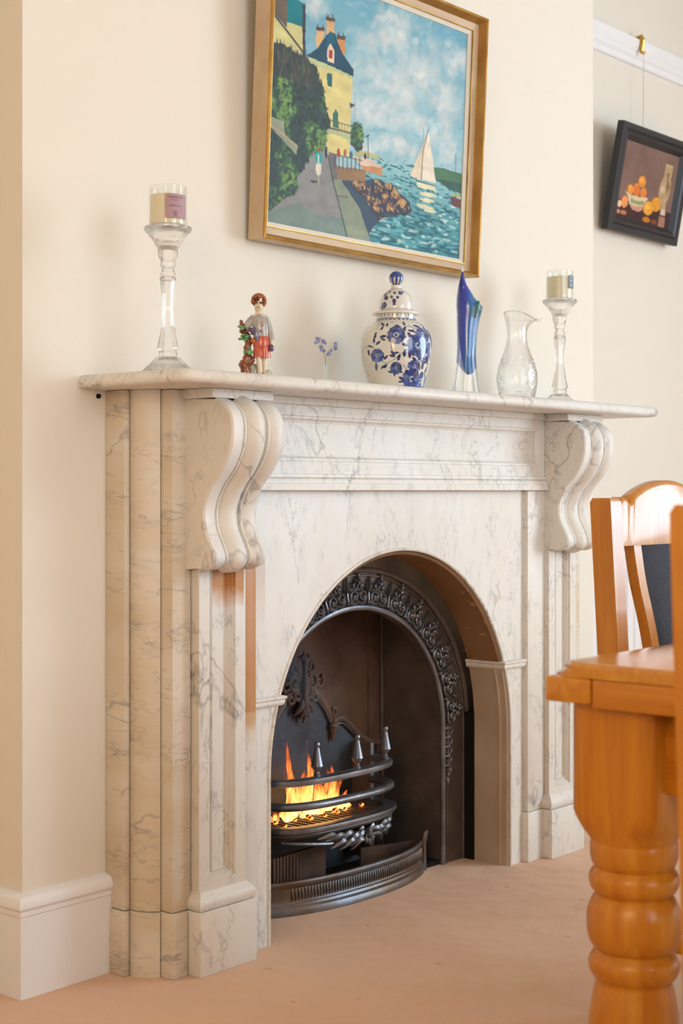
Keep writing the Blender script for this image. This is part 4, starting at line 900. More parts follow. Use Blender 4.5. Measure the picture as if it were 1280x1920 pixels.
def letters(lo, a0, a1, z, hgt, n, ink, r):
    w_ = (a1-a0)/n
    bars = []
    rl = random.Random(int(z*1e5))
    for k in range(n):
        a = a0+k*w_; kind = rl.randrange(4)
        bars.append((a, a+w_*.25, z, z+hgt))
        if kind != 0: bars.append((a, a+w_*.72, z+hgt*(.78 if kind != 2 else 0), z+hgt*(1.0 if kind != 2 else .22)))
        if kind == 3: bars.append((a+w_*.48, a+w_*.72, z, z+hgt))
    rows = MB()
    for (p, q, z0, z1) in bars:
        rows.grid([[(r*math.sin(a), -r*math.cos(a), z_) for a in (p, (p+q)/2, q)] for z_ in (z0, z1)])
    o = rows.build('printed_lettering', ink, lo, smooth=60); tag(o, kind='stuff'); return o
letters(l1, .12, .98, .0538, .0026, 14, M['mauve_ink'], rr)
letters(l1, .28, .72, .0488, .0014, 10, M['mauve_ink'], rr)
letters(l1, .18, .90, .0370, .0020, 14, M['mauve_ink'], rr)
label_marks(l1, [(.42,.60,.0168,.0174),(.42,.60,.0275,.0281),(.42,.435,.0168,.0281),(.585,.60,.0168,.0281),(.49,.53,.019,.0258)], M['mauve_ink'], rr, None)
c2 = candlestick(.645, -.165, 'tall clear crystal candlestick beside the glass carafe at the right end', VA+.1)
j2, l2 = candle_jar(.645, -.165, SZ+.2875, 'cream candle in a glass jar with a small grey label', VA, M['grey_label'], lab=(.55,1.20), lz=(.030,.066))
letters(l2, .70, 1.0, .058, .0050, 3, M['pale_ink'], rr); letters(l2, .66, 1.02, .048, .0050, 3, M['pale_ink'], rr); letters(l2, .70, 1.0, .036, .0060, 3, M['pale_ink'], rr)

# ------------------------------------------------------------------ blue and white ginger jar
JAR = thing('ginger_jar', 'blue and white painted porcelain ginger jar with a domed lid and ball knob', 'jar', (-.075, -.160, SZ), VA)
PXM = .000170
bodyP = [(1790,375),(1760,384),(1700,397),(1550,437),(1400,477),(1250,498),(1100,503),(1020,492),(950,466),(890,415),(850,365),(815,315),(792,286),(780,282),(690,282)]
def zj(y): return (1795-y)*PXM
prof = catmull([(r*PXM, zj(y)) for y, r in bodyP], 8)
zs = np.array([p[1] for p in prof]); rsr = np.array([p[0] for p in prof])
def deco(base=(228,222,210)):
    cvj = Canvas(420, 200, 11); cvj.a[:] = np.array(base, float)*(1+.02*(cvj.grain-.5))[..., None]; return cvj
Zt = zj(690)
def TH(x, y):
    r = np.interp(zj(y), zs, rsr)/PXM
    return .5+math.asin(max(-.98, min(.98, (x-640)/r)))/(2*pi), 1-zj(y)/Zt
BL = ((52,72,138),(36,46,98),(88,104,156),(32,36,70))
dj = deco()
def flower(x, y, k, rot=0):
    for q in range(6):
        a = rot+q*pi/3; u, v = TH(x+k*.62*math.cos(a), y+k*.62*math.sin(a)); dj.put(dj.ell(u, v, k*.46*.00034, k*.46*PXM/Zt, .008, .2), BL[(0,2)[q%2]], .5)
        u2, v2 = TH(x+k*.9*math.cos(a+.5), y+k*.9*math.sin(a+.5)); dj.put(dj.ell(u2, v2, k*.16*.00034, k*.2*PXM/Zt), BL[1])
    u, v = TH(x, y); dj.put(dj.ell(u, v, k*.30*.00034, k*.30*PXM/Zt, .004), (176,186,206)); dj.put(dj.ell(u, v, k*.14*.00034, k*.15*PXM/Zt, .004), BL[1])
def leaf(x, y, L, a, c=1):
    for q in np.linspace(-1, 1, 9):
        u, v = TH(x+L*.5*q*math.cos(a), y+L*.5*q*math.sin(a)); w_ = L*.19*(1-q*q*.9)
        dj.put(dj.ell(u, v, w_*.00034+.0012, w_*PXM/Zt+.002, .003), BL[c], .3)
def stem(P, c=(96,100,120)):
    Q = [TH(*p) for p in catmull(P, 4)]
    for a, b in zip(Q[:-1], Q[1:]): dj.put(dj.seg(a, b, .0028), c, 0)
stem([(160,1330),(150,1250),(210,1185),(300,1190)]); stem([(300,1190),(330,1240),(380,1300),(470,1430),(590,1380),(700,1290),(800,1230)]); stem([(560,1240),(560,1130),(640,1060),(760,920),(900,940),(1000,930)]); stem([(720,1440),(800,1560)]); stem([(790,880),(910,980)])
for x, y, L, a in [(335,1040,95,1.9),(320,1110,80,1.6),(375,1145,80,-.5),(265,1185,70,.5),(245,1270,90,1.3),(440,880,70,.9),(430,940,70,2.2),(500,890,60,1.6),(640,910,70,.4),(660,930,50,-.4),(735,875,80,1.3),(740,960,80,1.9),(830,980,80,.3),(870,985,70,.8),(440,1060,90,-.2),(440,1100,70,.4),(575,1290,90,.9),(620,1290,80,-.2),(570,1330,80,.2),(660,1350,90,1.9),(740,1290,110,1.8),(815,1300,120,1.6),(745,1180,95,.4),(825,1160,120,1.6),(815,1050,110,1.0),(910,905,110,.2),(1000,890,110,.9),(1080,980,100,1.3),(440,1480,70,2.4),(475,1470,60,2.0),(480,1350,70,-.8),(540,1550,60,.4),(600,1570,80,1.4),(680,1540,70,.6),(700,1640,90,.5),(690,1680,70,.0),(760,1600,80,1.0),(880,1370,90,.6),(1000,1440,140,1.8),(1050,1500,110,2.0),(870,1100,120,1.7),(1060,1390,90,1.2)]: leaf(x, y, L, a)
flower(625,1040,120,.3); flower(365,1320,90,.8); leaf(350,1470,110,1.5,2); flower(620,1495,80,.1); flower(930,1180,150,.5); flower(1060,1100,130,.2); flower(880,1470,90,0); flower(1020,1300,110,.9); flower(840,1640,130,.4); flower(970,1660,120,.7); flower(1000,1020,100,.2)
for x, y in [(572,850),(865,842),(255,1575),(183,1330)]:
    u, v = TH(x, y); dj.put(dj.ell(u, v, .004, .008, 0), BL[3])
# ornament on the far side of the jar: the same sprays turned half way round
half = np.roll(dj.a, 210, axis=1); m2 = (np.abs(dj.U-.5) > .27)[..., None]; dj.a = np.where(m2, half, dj.a)
for y, w_ in [(1752,.020),(780,.006),(695,.004)]: dj.put((np.abs(dj.V-(1-zj(y)/Zt)) < w_*.9).astype(float), (56,76,140), .1)
for q in range(30):
    u = q/30; dj.put(dj.ell(u, 1-zj(735)/Zt, .006, .014, 0), BL[3]); dj.put(dj.ell(u, 1-zj(735)/Zt, .003, .007, 0), (226,220,210))
    dj.put(dj.ell(u+.016, 1-zj(802)/Zt, .011, .010, 0), BL[3])
def rev_mesh(name, prof, cv, zt, z0, parent, n=240, thick=.004):
    V = []; C = []
    for r, z in prof:
        th = 2*pi*np.arange(n)/n                       # th = 0 faces the viewer (-y)
        V.append(np.stack([r*np.sin(th), -r*np.cos(th), np.full(n, z)], -1))
        i = int(np.clip((1-(z-z0)/(zt-z0))*cv.h, 0, cv.h-1)); j = (((th/(2*pi)+.5) % 1)*cv.w).astype(int) % cv.w
        C.append(cv.a[i, j])
    m_ = len(prof); i = np.arange(m_*n).reshape(m_, n); nx = np.roll(i, -1, 1)
    F = np.stack([i[:-1], nx[:-1], nx[1:], i[1:]], -1).reshape(-1, 4)
    return vc_mesh(name, np.concatenate(V), F, np.concatenate(C), M['ceramic'], parent)
dense = [(float(np.interp(z, zs, rsr)), float(z)) for z in np.linspace(0, zs[-1], 190)]
rev_mesh('body', [(.001,0)]+dense+[(.040,zs[-1])], dj, Zt, 0, JAR, 320)
# lid
lidP = [(716,284),(712,330),(694,333),(676,322),(660,270),(648,246),(600,243),(550,238),(500,226),(450,205),(405,165),(375,128),(355,100),(335,74),(310,70),(290,76)]
lp = catmull([(r*PXM, zj(y)) for y, r in lidP], 7)
zl0, zl1 = lp[0][1], lp[-1][1]
dl = Canvas(420, 120, 21); dl.a[:] = (228,222,210)
def TL(x, y):
    r = np.interp(zj(y), [p[1] for p in lp], [p[0] for p in lp])/PXM
    return .5+math.asin(max(-.97, min(.97, (x-648)/r)))/(2*pi), 1-(zj(y)-zl0)/(zl1-zl0)
for x, y, k in [(480,430,60),(500,490,50),(475,590,65),(450,620,45),(700,420,55),(735,405,30),(620,420,34),(575,480,34),(660,490,34),(610,540,50),(610,585,32),(550,400,30)]:
    for q in range(5):
        a = q*1.256+x; u, v = TL(x+k*.35*math.cos(a), y+k*.35*math.sin(a)); dl.put(dl.ell(u, v, k*.34*.0006, k*.34*PXM/(zl1-zl0), .004), BL[q % 4], .3)
half = np.roll(dl.a, 210, axis=1); dl.a = np.where((np.abs(dl.U-.5) > .22)[..., None], half, dl.a)
for y in (640, 352): dl.put((np.abs(dl.V-(1-(zj(y)-zl0)/(zl1-zl0))) < .008).astype(float), (110,116,140), 0)
lid = rev_mesh('lid', [(.03,lp[0][1])]+lp+[(.001,lp[-1][1])], dl, zl1, zl0, JAR, 240)
dk = Canvas(200, 60, 31); dk.a[:] = (56,80,150)
for q in range(10): dk.put(dk.ell(q/10+.05, 1.0, .022, .55, 0), (222,216,206), 0)
kb = [(100*PXM*math.sin(a)+.0003, zj(192)-100*PXM*math.cos(a)) for a in np.linspace(.55, pi, 30)]
rev_mesh('knob', kb, dk, kb[-1][1], kb[0][1], lid, 80)

# ------------------------------------------------------------------ blue art glass vase
VS = .00135/4.923
va = thing('glass_vase', 'tall pointed sculptural vase of clear glass cased over cobalt blue and teal', 'vase', (.210, -.165, SZ), VA)
def vx(x): return (x-245)*VS
def vz(y): return (1272-y)*VS
def loft(sil, depth, n=28):
    rows = []
    S = catmull(sil, 5)
    for y, xl, xr in S:
        c = (vx(xl)+vx(xr))/2; rx = max((vx(xr)-vx(xl))/2, .0004); ry = max(min(depth(y), rx*1.6), .0004)
        rows.append([(c+rx*math.cos(2*pi*k/n), ry*math.sin(2*pi*k/n), vz(y)) for k in range(n)])
    return MB().grid(rows, closed_u=True, cap=True)
outer_s = [(1272,92,368),(1230,98,366),(1150,112,354),(1050,128,342),(950,140,330),(850,148,326),(700,148,336),(600,146,350),(500,146,374),(440,142,389),(400,142,352),(350,144,312),(300,150,282),(240,160,246),(180,174,222),(120,186,214),(60,196,208)]
ov = loft(outer_s, lambda y: .034 if y > 400 else .034*(.25+.75*max(y-60, 0)/340))
ov.build('clear_casing', M['glass_clear'] if 'glass_clear' in M else M['glass'], va, smooth=50)
def blue_mat():
    m, N, L, P = nodes('cobalt_teal_glass'); tc = N.new('ShaderNodeTexCoord'); sp = N.new('ShaderNodeSeparateXYZ'); L.new(tc.outputs['Object'], sp.inputs[0])
    xx = math_n(N, L, 'ADD', sp.outputs['X'], math_n(N, L, 'MULTIPLY', sp.outputs['Z'], -.06))
    r = N.new('ShaderNodeValToRGB'); L.new(rng(N, L, xx, -.042, .020), r.inputs[0])
    e = r.color_ramp.elements; e[0].position = 0; e[0].color = (*lin((10,30,160)), 1); e[1].position = 1; e[1].color = (*lin((30,130,140)), 1)
    q = e.new(.35); q.color = (*lin((16,66,214)), 1); q = e.new(.6); q.color = (*lin((36,146,222)), 1); q = e.new(.78); q.color = (*lin((20,104,190)), 1)
    L.new(r.outputs[0], P.inputs['Base Color']); P.inputs['Roughness'].default_value = .08; P.inputs['Transmission Weight'].default_value = .1; P.inputs['Coat Weight'].default_value = .6; P.inputs['Coat Roughness'].default_value = .02
    return m
M['blue'] = blue_mat()
core_s = [(1065,240,262),(1040,222,276),(980,202,288),(900,186,300),(800,172,312),(700,164,324),(600,160,338),(520,158,358),(455,158,380),(410,156,356),(360,158,314),(300,164,278),(240,172,240),(180,184,216),(110,193,210)]
loft(core_s, lambda y: .024 if y > 420 else .024*(.2+.8*max(y-60, 0)/360)).build('blue_core', M['blue'], va, smooth=60)
M['teal'] = mat('teal_glass', (24,120,128), .06, coat=.6)
mth = MB(); rows = []
for k in range(9):
    t = k/8; rows.append([(vx(318+34*math.cos(a)*t+10*math.sin(a)*t), -.0262-.002*(1-t), vz(468-78*math.sin(a)*t-22*math.cos(a)*t)) for a in np.linspace(0, 2*pi, 20, endpoint=False)])
mth.grid(rows, closed_u=True).build('mouth', M['teal'], va, smooth=60)

# ------------------------------------------------------------------ cut glass carafe with a pouring lip
JS = .00141/4.923
jg = thing('glass_carafe', 'clear cut glass carafe with a curled pouring lip', 'carafe', (.435, -.165, SZ), VA)
jp = [(1310,150),(1290,160),(1240,172),(1180,184),(1120,190),(1060,187),(1000,176),(950,160),(900,140),(850,120),(800,104),(740,94),(680,92),(630,98),(580,108),(545,116),(520,122)]
JPc = catmull([(r*JS, (1312-y)*JS) for y, r in jp], 5)
def jug_rows(inset, flip=1):
    rows = []; n = 72
    for r, z in JPc:
        row = []; top = max(0, min(1, (z-.19)/.036))
        for k in range(n):
            a = 2*pi*k/n; spt = math.exp(-(min(a, 2*pi-a)/.42)**2)
            r_ = r-inset+.017*top**2*spt
            cut = 0
            if .012 < z < .118 and inset == 0:
                for sgn in (1, -1):
                    q = (a*7/(2*pi)*2+sgn*z*34) % 1.0; cut = max(cut, max(0, 1-abs(q-.5)/.10))
            r_ -= .0028*cut
            zz = z+top*(.010*math.cos(a+2.4)+.0*spt)-.004*top*spt
            row.append((r_*math.cos(a), r_*math.sin(a), zz))
        rows.append(row)
    return rows
jb = MB(); ro = jug_rows(0); ri_ = jug_rows(.0045)
jb.grid(ro, closed_u=True); jb.grid(ri_[1:], closed_u=True); jb.grid([ro[-1], ri_[-1]], closed_u=True)
jb.add(ro[0], [tuple(range(len(ro[0])))]); jb.add(ri_[1], [tuple(range(len(ri_[1])))])
jb.build('vessel', M['glass'], jg, smooth=28)
MB().tube([p for p in ro[-1]], .0014, 6, closed=True).build('rim', M['glass'], jg)
tip = ro[-1][0]
MB().tube([(tip[0]-.004,tip[1],tip[2]+.002),(tip[0]+.004,tip[1],tip[2]-.002),(tip[0]+.009,tip[1],tip[2]),(tip[0]+.010,tip[1],tip[2]+.005)], [.002,.003,.0034,.0026], 8).build('curled_lip', M['glass'], jg)

# ------------------------------------------------------------------ glass flower stem
fw = thing('glass_flower', 'tiny clear glass stem with two sprays of pale blue glass flowers', 'ornament', (-.322, -.150, SZ), VA)
M['petal'] = mat('pale_blue_glass', (158,174,214), .15, trans=.25, coat=.5); M['petal2'] = mat('lilac_glass', (160,150,190), .15, trans=.25, coat=.5)
FS = 3.44/2850/14.22
M['wire'] = mat('dull_wire', (150,140,112), .5)
def fx(x, y): return ((x-530)*FS, 0, (1640-y)*FS)
MB().lathe([(.0002,0),(.009,0),(.009,.0015),(.003,.003),(.0032,.045),(.0042,.056),(.0046,.058),(.0036,.056),(.0024,.045),(.0022,.004),(.0002,.004)], 20, cap=False).build('bud_vase', M['glass_thin'], fw, smooth=40)
for P in ([(530,1500),(525,1000),(520,880),(500,760),(440,560),(420,480),(330,420)],[(530,1500),(530,950),(545,800),(620,660),(740,570),(800,520)]):
    MB().tube([fx(*p) for p in catmull([(a, b) for a, b in P], 4)], .0005, 5).build('wire_stem', M['wire'], fw)
for i, (x, y, s) in enumerate([(300,350,45),(370,360,45),(270,460,50),(470,420,55),(520,470,45),(340,430,40),(400,570,50),(440,590,40),(420,660,45),(490,680,45),(800,490,50),(800,560,55),(800,620,50),(690,670,40),(640,750,50),(600,780,36)]):
    c0 = Vector(fx(x, y)); b = MB()
    for q in range(5):
        a = q*1.2566+i; b.ball((c0.x+s*FS*.62*math.cos(a), -.0015+.003*math.sin(i*2.1), c0.z+s*FS*.62*math.sin(a)), s*FS*.55, 7, 5, (1,.5,1))
    b.ball((c0.x, -.003, c0.z), s*FS*.3, 6, 4)
    b.build('flower_head', M['petal'] if i % 3 else M['petal2'], fw, smooth=60)
# ------------------------------------------------------------------ porcelain figurine
FG = thing('figurine', 'painted porcelain figurine of a boy in coral shorts leaning on a leafy tree stump', 'figurine', (-.585, -.190, SZ), VA)
GS = .0001065
def g(x, y, d=0): return ((x-520)*GS, d, (1850-y)*GS+.004)
M['skin'] = mat('porcelain_skin', (226,206,178), .2, coat=.5); M['hair'] = mat('auburn_glaze', (176,96,40), .2, coat=.6, col2=(140,66,30), vscale=160)
M['shirt'] = mat('grey_glaze', (186,176,164), .2, coat=.6, col2=(160,158,158), vscale=90); M['short'] = mat('coral_glaze', (218,104,76), .2, coat=.6, col2=(196,78,58), vscale=110)
M['bark'] = mat('bark_glaze', (156,82,44), .2, coat=.6, col2=(112,54,34), vscale=130); M['leafg'] = mat('green_glaze', (136,190,120), .18, coat=.6, col2=(84,140,84), vscale=150)
M['grape'] = mat('plum_glaze', (126,84,104), .18, coat=.6, col2=(74,84,120), vscale=140); M['rock'] = mat('rock_glaze', (196,190,172), .25, coat=.5, col2=(160,156,144), vscale=80)
M['dark_glaze'] = mat('dark_glaze', (70,60,58), .2, coat=.5)
V = [g(560,1010), g(545,800), g(530,610), g(520,560), g(520,490), g(520,345,-.001),
     g(420,660), g(320,800,-.002), g(400,900,-.014),
     g(640,640), g(740,900,.001), g(790,1130,-.004), g(790,1250,-.006),
     g(520,1180,-.002), g(525,1500,-.004), g(540,1780,-.002), g(560,1830,-.010),
     g(640,1180), g(635,1500,.002), g(640,1760,.002), g(655,1820,-.008)]
E_ = [(0,1),(1,2),(2,3),(3,4),(4,5),(2,6),(6,7),(7,8),(2,9),(9,10),(10,11),(11,12),(0,13),(13,14),(14,15),(15,16),(0,17),(17,18),(18,19),(19,20)]
R = [.0125,.012,.0125,.006,.0100,.0125, .007,.006,.0045, .007,.006,.005,.0045, .009,.0062,.005,.004, .009,.0062,.005,.004]
body = skin('body', V, E_, R, M['skin'], FG, 2)
def rings(mb, R_, n=20):
    rows = []
    for y, cx_, rx, ry in R_:
        c = g(cx_, y); rows.append([(c[0]+rx*math.cos(2*pi*k/n), c[1]+ry*math.sin(2*pi*k/n), c[2]) for k in range(n)])
    return mb.grid(rows, closed_u=True, cap=True)
sb = rings(MB(), [(1065,572,.0168,.0130),(950,562,.0178,.0138),(820,548,.0186,.0140),(710,536,.0186,.0134),(650,530,.0160,.0118),(610,527,.0105,.0088),(580,524,.0066,.0064)])
sb.tube(catmull([g(430,650), g(350,730,-.001), g(305,810,-.003), g(370,880,-.011)], 4), [.0086]*13, 10)
sb.tube(catmull([g(630,650), g(700,780), g(745,920,.001), g(785,1110,-.003)], 4), [.0086-.0002*k for k in range(13)], 10)
sb.build('shirt', M['shirt'], FG, smooth=60)
ss = rings(MB(), [(1020,570,.0166,.0130),(1100,576,.0184,.0145),(1200,580,.0190,.0148),(1250,582,.0180,.0140)])
ss.tube([g(530,1180), g(524,1320,-.002), g(522,1450,-.003)], [.0112,.0120,.0126], 12); ss.tube([g(638,1180), g(645,1320), g(650,1465,.001)], [.0108,.0116,.0122], 12)
ss.build('shorts', M['short'], FG, smooth=60)
h = MB(); rh = random.Random(5)
for k in range(110):
    a = rh.uniform(0, 2*pi); e = rh.uniform(-.65, 1.5)
    p = Vector((math.cos(a)*math.cos(e), math.sin(a)*math.cos(e), math.sin(e)))
    if p.y < -.30 and p.z < .50: continue
    c = Vector(g(520,330))+Vector((p.x*.0132, p.y*.0126+.001, p.z*.0138+.001)); h.ball(c, .0042, 6, 4)
h.build('hair', M['hair'], FG, smooth=60)
fc = MB()
for s in (-1, 1): fc.ball(g(520+s*42,370,-.0112), .0013, 6, 4)
fc.tube([g(490,455,-.0116), g(520,462,-.0122), g(550,455,-.0116)], .0006, 5); fc.build('face_paint', M['dark_glaze'], FG)
MB().ball(g(522,415,-.0120), .0021, 7, 5, (.8,1,1.4)).build('nose', M['skin'], FG, smooth=60)
tr_ = MB(); P = catmull([g(290,1800,.002), g(240,1600,.003), g(300,1480,.002), g(290,1250,.003), g(320,1120,.002), g(250,950,.003), g(170,760,.002), g(180,700,.001)], 3)
rad = np.interp(np.linspace(0,1,len(P)), [0,.12,.28,.42,.6,.75,.9,1], [.011,.0135,.011,.0075,.0085,.006,.004,.0028])
tr_.tube(P, [r*(1+.18*math.sin(k*2.3)) for k, r in enumerate(rad)], 9); tr_.tube([g(330,1560,.001), g(400,1500,-.002), g(420,1440,-.002)], [.007,.006,.003], 7); tr_.tube([g(260,980,.001), g(160,930,0), g(140,900,0)], [.005,.004,.002], 6)
tr_.build('tree_stump', M['bark'], FG, smooth=60)
for (x, y, w_) in ((240,1060,11),(340,1350,12),(190,845,4.5)):
    b = MB(); rl = random.Random(x)
    for k in range(int(w_*2.2)):
        b.ball((g(x,y)[0]+rl.gauss(0, w_*GS*4.2), -.006+rl.uniform(-.006,.006), g(x,y)[2]+rl.gauss(0, w_*GS*2.6)), rl.uniform(.0025,.0042), 6, 4, (1.2,1,.8))
    b.build('foliage', M['leafg'], FG, smooth=60)
b = MB(); rl = random.Random(9)
for k in range(26): b.ball((g(400,930)[0]+rl.gauss(0,.005), -.015+rl.uniform(-.003,.003), g(400,930)[2]+rl.gauss(0,.0062)), .0026, 6, 4)
b.build('grape_bunch', M['grape'], FG, smooth=60)
MB().tube([g(470,960,-.015), g(490,1050,-.015), g(500,1130,-.013)], [.004,.005,.002], 7).build('sash', mat('blue_glaze', (110,126,156), .2, coat=.6), FG)
MB().ball(g(785,1265,-.008), .0062, 8, 6, (.8,1,1.35)).build('hat', M['grape'], FG, smooth=60)
MB().ball(g(600,790,-.0125), .0045, 8, 5, (1,.5,1.3)).build('nosegay', mat('rose_glaze', (206,140,120), .2, coat=.6), FG, smooth=60)
b = MB(); b.ball(g(420,1120,-.008), .0065, 8, 5, (1.1,1,.9)); b.build('basket', mat('orange_glaze', (206,116,40), .2, coat=.6), FG, smooth=60)
b = MB(); b.lathe([(.0005,0),(.030,0),(.031,.002),(.028,.006),(.020,.009),(.0005,.0095)], 22, c=(-.001,0,0), rmod=lambda a, z: 1+.10*math.cos(3*a+1)+.05*math.cos(7*a)); 
b.ball((.017,.006,.012), .011, 8, 6); b.ball((-.012,.008,.016), .014, 8, 6, (1,1,1.4)); b.build('rocky_base', M['rock'], FG, smooth=60)

# ================================================================== furniture
# ------------------------------------------------------------------ pine dining table
TB = thing('dining_table', 'honey pine dining table with a moulded top and fat turned legs', 'table', (-.275, -1.80, 0))
tx0, tx1, ty0, ty1 = -.860, .860, -.535, .535      # local extents of the top
def ring(d, z, cut=.022):
    a, b, c, e = tx0+d, tx1-d, ty0+d, ty1-d; k = cut
    return [(a,c+k,z),(a+k,c,z),(b-k,c,z),(b,c+k,z),(b,e-k,z),(b-k,e,z),(a+k,e,z),(a,e-k,z)]
MB().grid([ring(.004,.7415), ring(.004,.7450), ring(.009,.7485), ring(.012,.7520), ring(.012,.7555), ring(.016,.7605), ring(.020,.7610)], closed_u=True, cap=True).build('table_top', M['oak_x'], TB, smooth=40)
for s in (-1, 1):
    ye = s*.535
    block('long_edge_rail', (tx0, tx1, *sorted((ye, ye-s*.072)), .706, .7412), M['oak_x'], TB, .004)
    xe = tx0 if s < 0 else tx1
    block('end_edge_rail', (*sorted((xe-s*.0-s*.004, xe-s*.078)), -.4620, .4620, .701, .7412), M['oak_y'], TB, .003)
    block('long_apron', (tx0+.10, tx1-.10, *sorted((s*.470, s*.445)), .59, .7058), M['oak_x'], TB, .002)
    block('end_apron', (*sorted((s*.800, s*.775)), -.40, .40, .585, .7005), M['oak_y'], TB, .002)
lg = MB()
w2 = .0655
def sq(h, k, n=32):
    """square with cut corners of half width h blended to a circle by k"""
    P = []
    for q in range(n):
        a = 2*pi*(q+.5)/n; c, s_ = math.cos(a), math.sin(a); m_ = max(abs(c), abs(s_)); r = h/m_*(1-k)+h*k
        P.append((min(max(c*r, -h), h), min(max(s_*r, -h), h)))
    return P
def zrow(h, k, z): return [(x, y, z) for x, y in sq(h, k)]
turn = [(.0610,.503),(.0612,.487),(.0580,.476),(.0545,.472),(.0595,.466),(.0628,.457),(.0615,.445),(.0560,.437),(.0525,.434),(.0580,.428),(.0650,.410),(.0665,.392),(.0645,.374),(.0580,.360),(.0530,.356),(.0580,.350),(.0632,.340),(.0625,.328),(.0570,.318),(.0530,.313),(.0560,.300),(.0620,.265),(.0655,.215),(.0650,.165),(.0590,.120),(.0500,.095),(.0480,.088),(.0560,.080),(.0590,.066),(.0560,.052),(.0480,.045),(.0500,.020),(.0480,.0)]
rows = [zrow(w2, 0, .7055), zrow(w2, 0, .552), zrow(w2*.99, .2, .540), zrow(w2*.97, .55, .526), zrow(.0600, 1, .510)]
tp = [(.0600,.508)]+turn
rows += [[(r*math.cos(2*pi*(q+.5)/32), r*math.sin(2*pi*(q+.5)/32), z) for q in range(32)] for r, z in catmull(tp, 2)]
lg.grid(rows, closed_u=True, cap=True)
l0 = lg.build('leg', M['oak'], TB, smooth=45)
for i, (sx, sy) in enumerate(((-1,1),(1,1),(1,-1),(-1,-1))):
    o = l0 if i == 0 else l0.copy()
    if i: COL.objects.link(o); o.parent = TB
    o.location = (sx*.770, sy*.445, 0)

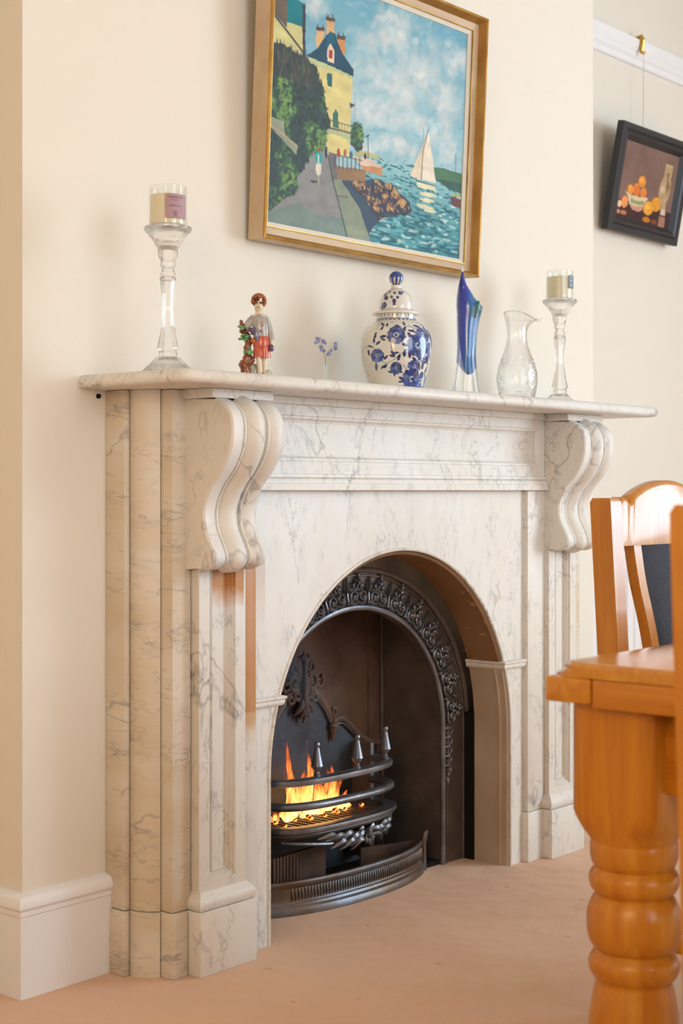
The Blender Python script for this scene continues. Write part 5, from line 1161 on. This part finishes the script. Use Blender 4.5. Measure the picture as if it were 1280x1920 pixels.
# ------------------------------------------------------------------ pine dining chairs with a grey padded back
M['oak_chair'] = wood('chair_pine', (204,134,36), (178,102,18), .32, axis=2, coat=1.1)
def chair(label, loc, rz):
    t = thing('dining_chair', label, 'chair', loc, rz, 'pine dining chairs around the table')
    def by(z): return .0+.030*(z-.46)/.52 if z > .46 else .0     # rake of the back
    hw = .215
    for s in (-1, 1):
        rows = []
        for z in (0, .2, .46, .72, .93, .978, .986):
            y = by(z)+(.008*(1-z/.46)**2 if z < .46 else 0); k = .004 if z > .98 else 0; w_ = .020; d = .0225
            cx_ = s*(hw-.004)
            rows.append([(cx_-w_+k,y-d+k,z),(cx_+w_-k,y-d+k,z),(cx_+w_-k,y+d-k,z),(cx_-w_+k,y+d-k,z)])
        MB().grid(rows, closed_u=True, cap=True).build('back_post', M['oak_chair'], t, smooth=30)
        block('front_leg', (s*(hw+.005)-.02, s*(hw+.005)+.02, -.42, -.38, 0, .43), M['oak_chair'], t, .004)
        block('side_rail', (s*hw-.012, s*hw+.012, -.40, 0, .375, .435), M['oak_chair'], t, .003)
        # curved lyre upright
        P = catmull([(s*.118, .894), (s*.104, .82), (s*.078, .74), (s*.060, .66), (s*.056, .58), (s*.060, .50), (s*.066, .455)], 4)
        rows = [[(x-.014,by(z)-.011,z),(x+.014,by(z)-.011,z),(x+.014,by(z)+.011,z),(x-.014,by(z)+.011,z)] for x, z in P]
        MB().grid(rows, closed_u=True, cap=True).build('lyre_upright', M['oak_chair'], t, smooth=30)
    xs = np.linspace(-hw+.014, hw-.014, 61); top = []
    for x in xs:
        d = abs(x)/(hw-.014)
        z = .978
        if d < .72: z = .985+.036*math.cos(d/.72*pi/2)**.8
        bump = .016*max(0, 1-((d-.86)/.10)**2)**.5 if abs(d-.86) < .10 else 0
        top.append(max(z, .972+bump) if d < .99 else .972)
    rows = []
    for yy, e in ((-.017,.004),(-.020,.010),(-.020,1),(.016,1),(.016,.008),(.013,.003)):
        rows.append([(x, by(.94)+yy, (z-(e if e < .5 else 0)) if e < .5 else .894) for x, z in zip(xs, top)])
    order = [rows[2], rows[1], rows[0], [(x, by(.94)-.012, z) for x, z in zip(xs, top)], [(x, by(.94)+.009, z) for x, z in zip(xs, top)], rows[5], rows[4], rows[3]]
    cr_ = MB(); cr_.grid(order, closed_v=True)
    for j in (0, -1): cr_.add([r[j] for r in order], [tuple(range(len(order)))])
    cr_.build('crest_rail', M['oak_chair'], t, smooth=40)
    # padded back between the uprights
    P = catmull([(.106, .894), (.092, .82), (.066, .74), (.048, .66), (.044, .58), (.048, .50), (.054, .47)], 4)
    rows = []
    for x, z in P:
        q = 9; rows.append([(-x+2*x*k/(q-1), by(z)-.008-.012*(1-(2*k/(q-1)-1)**4), z) for k in range(q)]+[(x-2*x*k/(q-1), by(z)+.008+.010*(1-(2*k/(q-1)-1)**4), z) for k in range(q)])
    MB().grid(rows, closed_u=True, cap=True).build('back_pad', M['fabric'], t, smooth=60)
    block('lower_rail', (-hw+.014, hw-.014, -.014, .014, .42, .47), M['oak_chair'], t, .003)
    block('front_rail', (-hw+.018, hw-.018, -.412, -.388, .375, .43), M['oak_chair'], t, .003)
    block('seat', (-hw-.010, hw+.010, -.435, -.026, .436, .475), M['fabric'], t, .014, 4)
    for s in (-1, 1): block('stretcher', (s*hw-.010, s*hw+.010, -.385, .01, .15, .18), M['oak_chair'], t, .003)
    return t
chair('honey pine dining chair with a grey padded back at the far side of the table', (-.196, -.962, 0), 0)
chair('honey pine dining chair close to the camera at the right edge of the picture', (-1.512, -1.921, 0), pi/2)

# ------------------------------------------------------------------ radiator in the right alcove
RD = thing('radiator', 'white panel radiator on the alcove wall behind the dining chair', 'radiator', (2.1, YB-.039, .14))
rows = []; xs = []
for k in range(26):
    x = -.62+.05*k; xs += [(x,0),(x+.018,0),(x+.022,.007),(x+.032,.007),(x+.036,0)]
xs.append((.68,0))
MB().grid([[(x, -.04+d*e, z) for x, d in xs] for z, e in ((.02,0),(.035,1),(.605,1),(.62,0))]).build('front_panel', M['white'], RD, smooth=30)
block('top_grille', (-.625, .685, -.045, 0, .62, .648), M['white'], RD, .003)
block('bottom_edge', (-.62, .68, -.04, 0, 0, .022), M['white'], RD, .003)
for x in (-.5, .56): block('wall_bracket', (x, x+.03, 0, .035, .1, .55), M['white'], RD, .002)
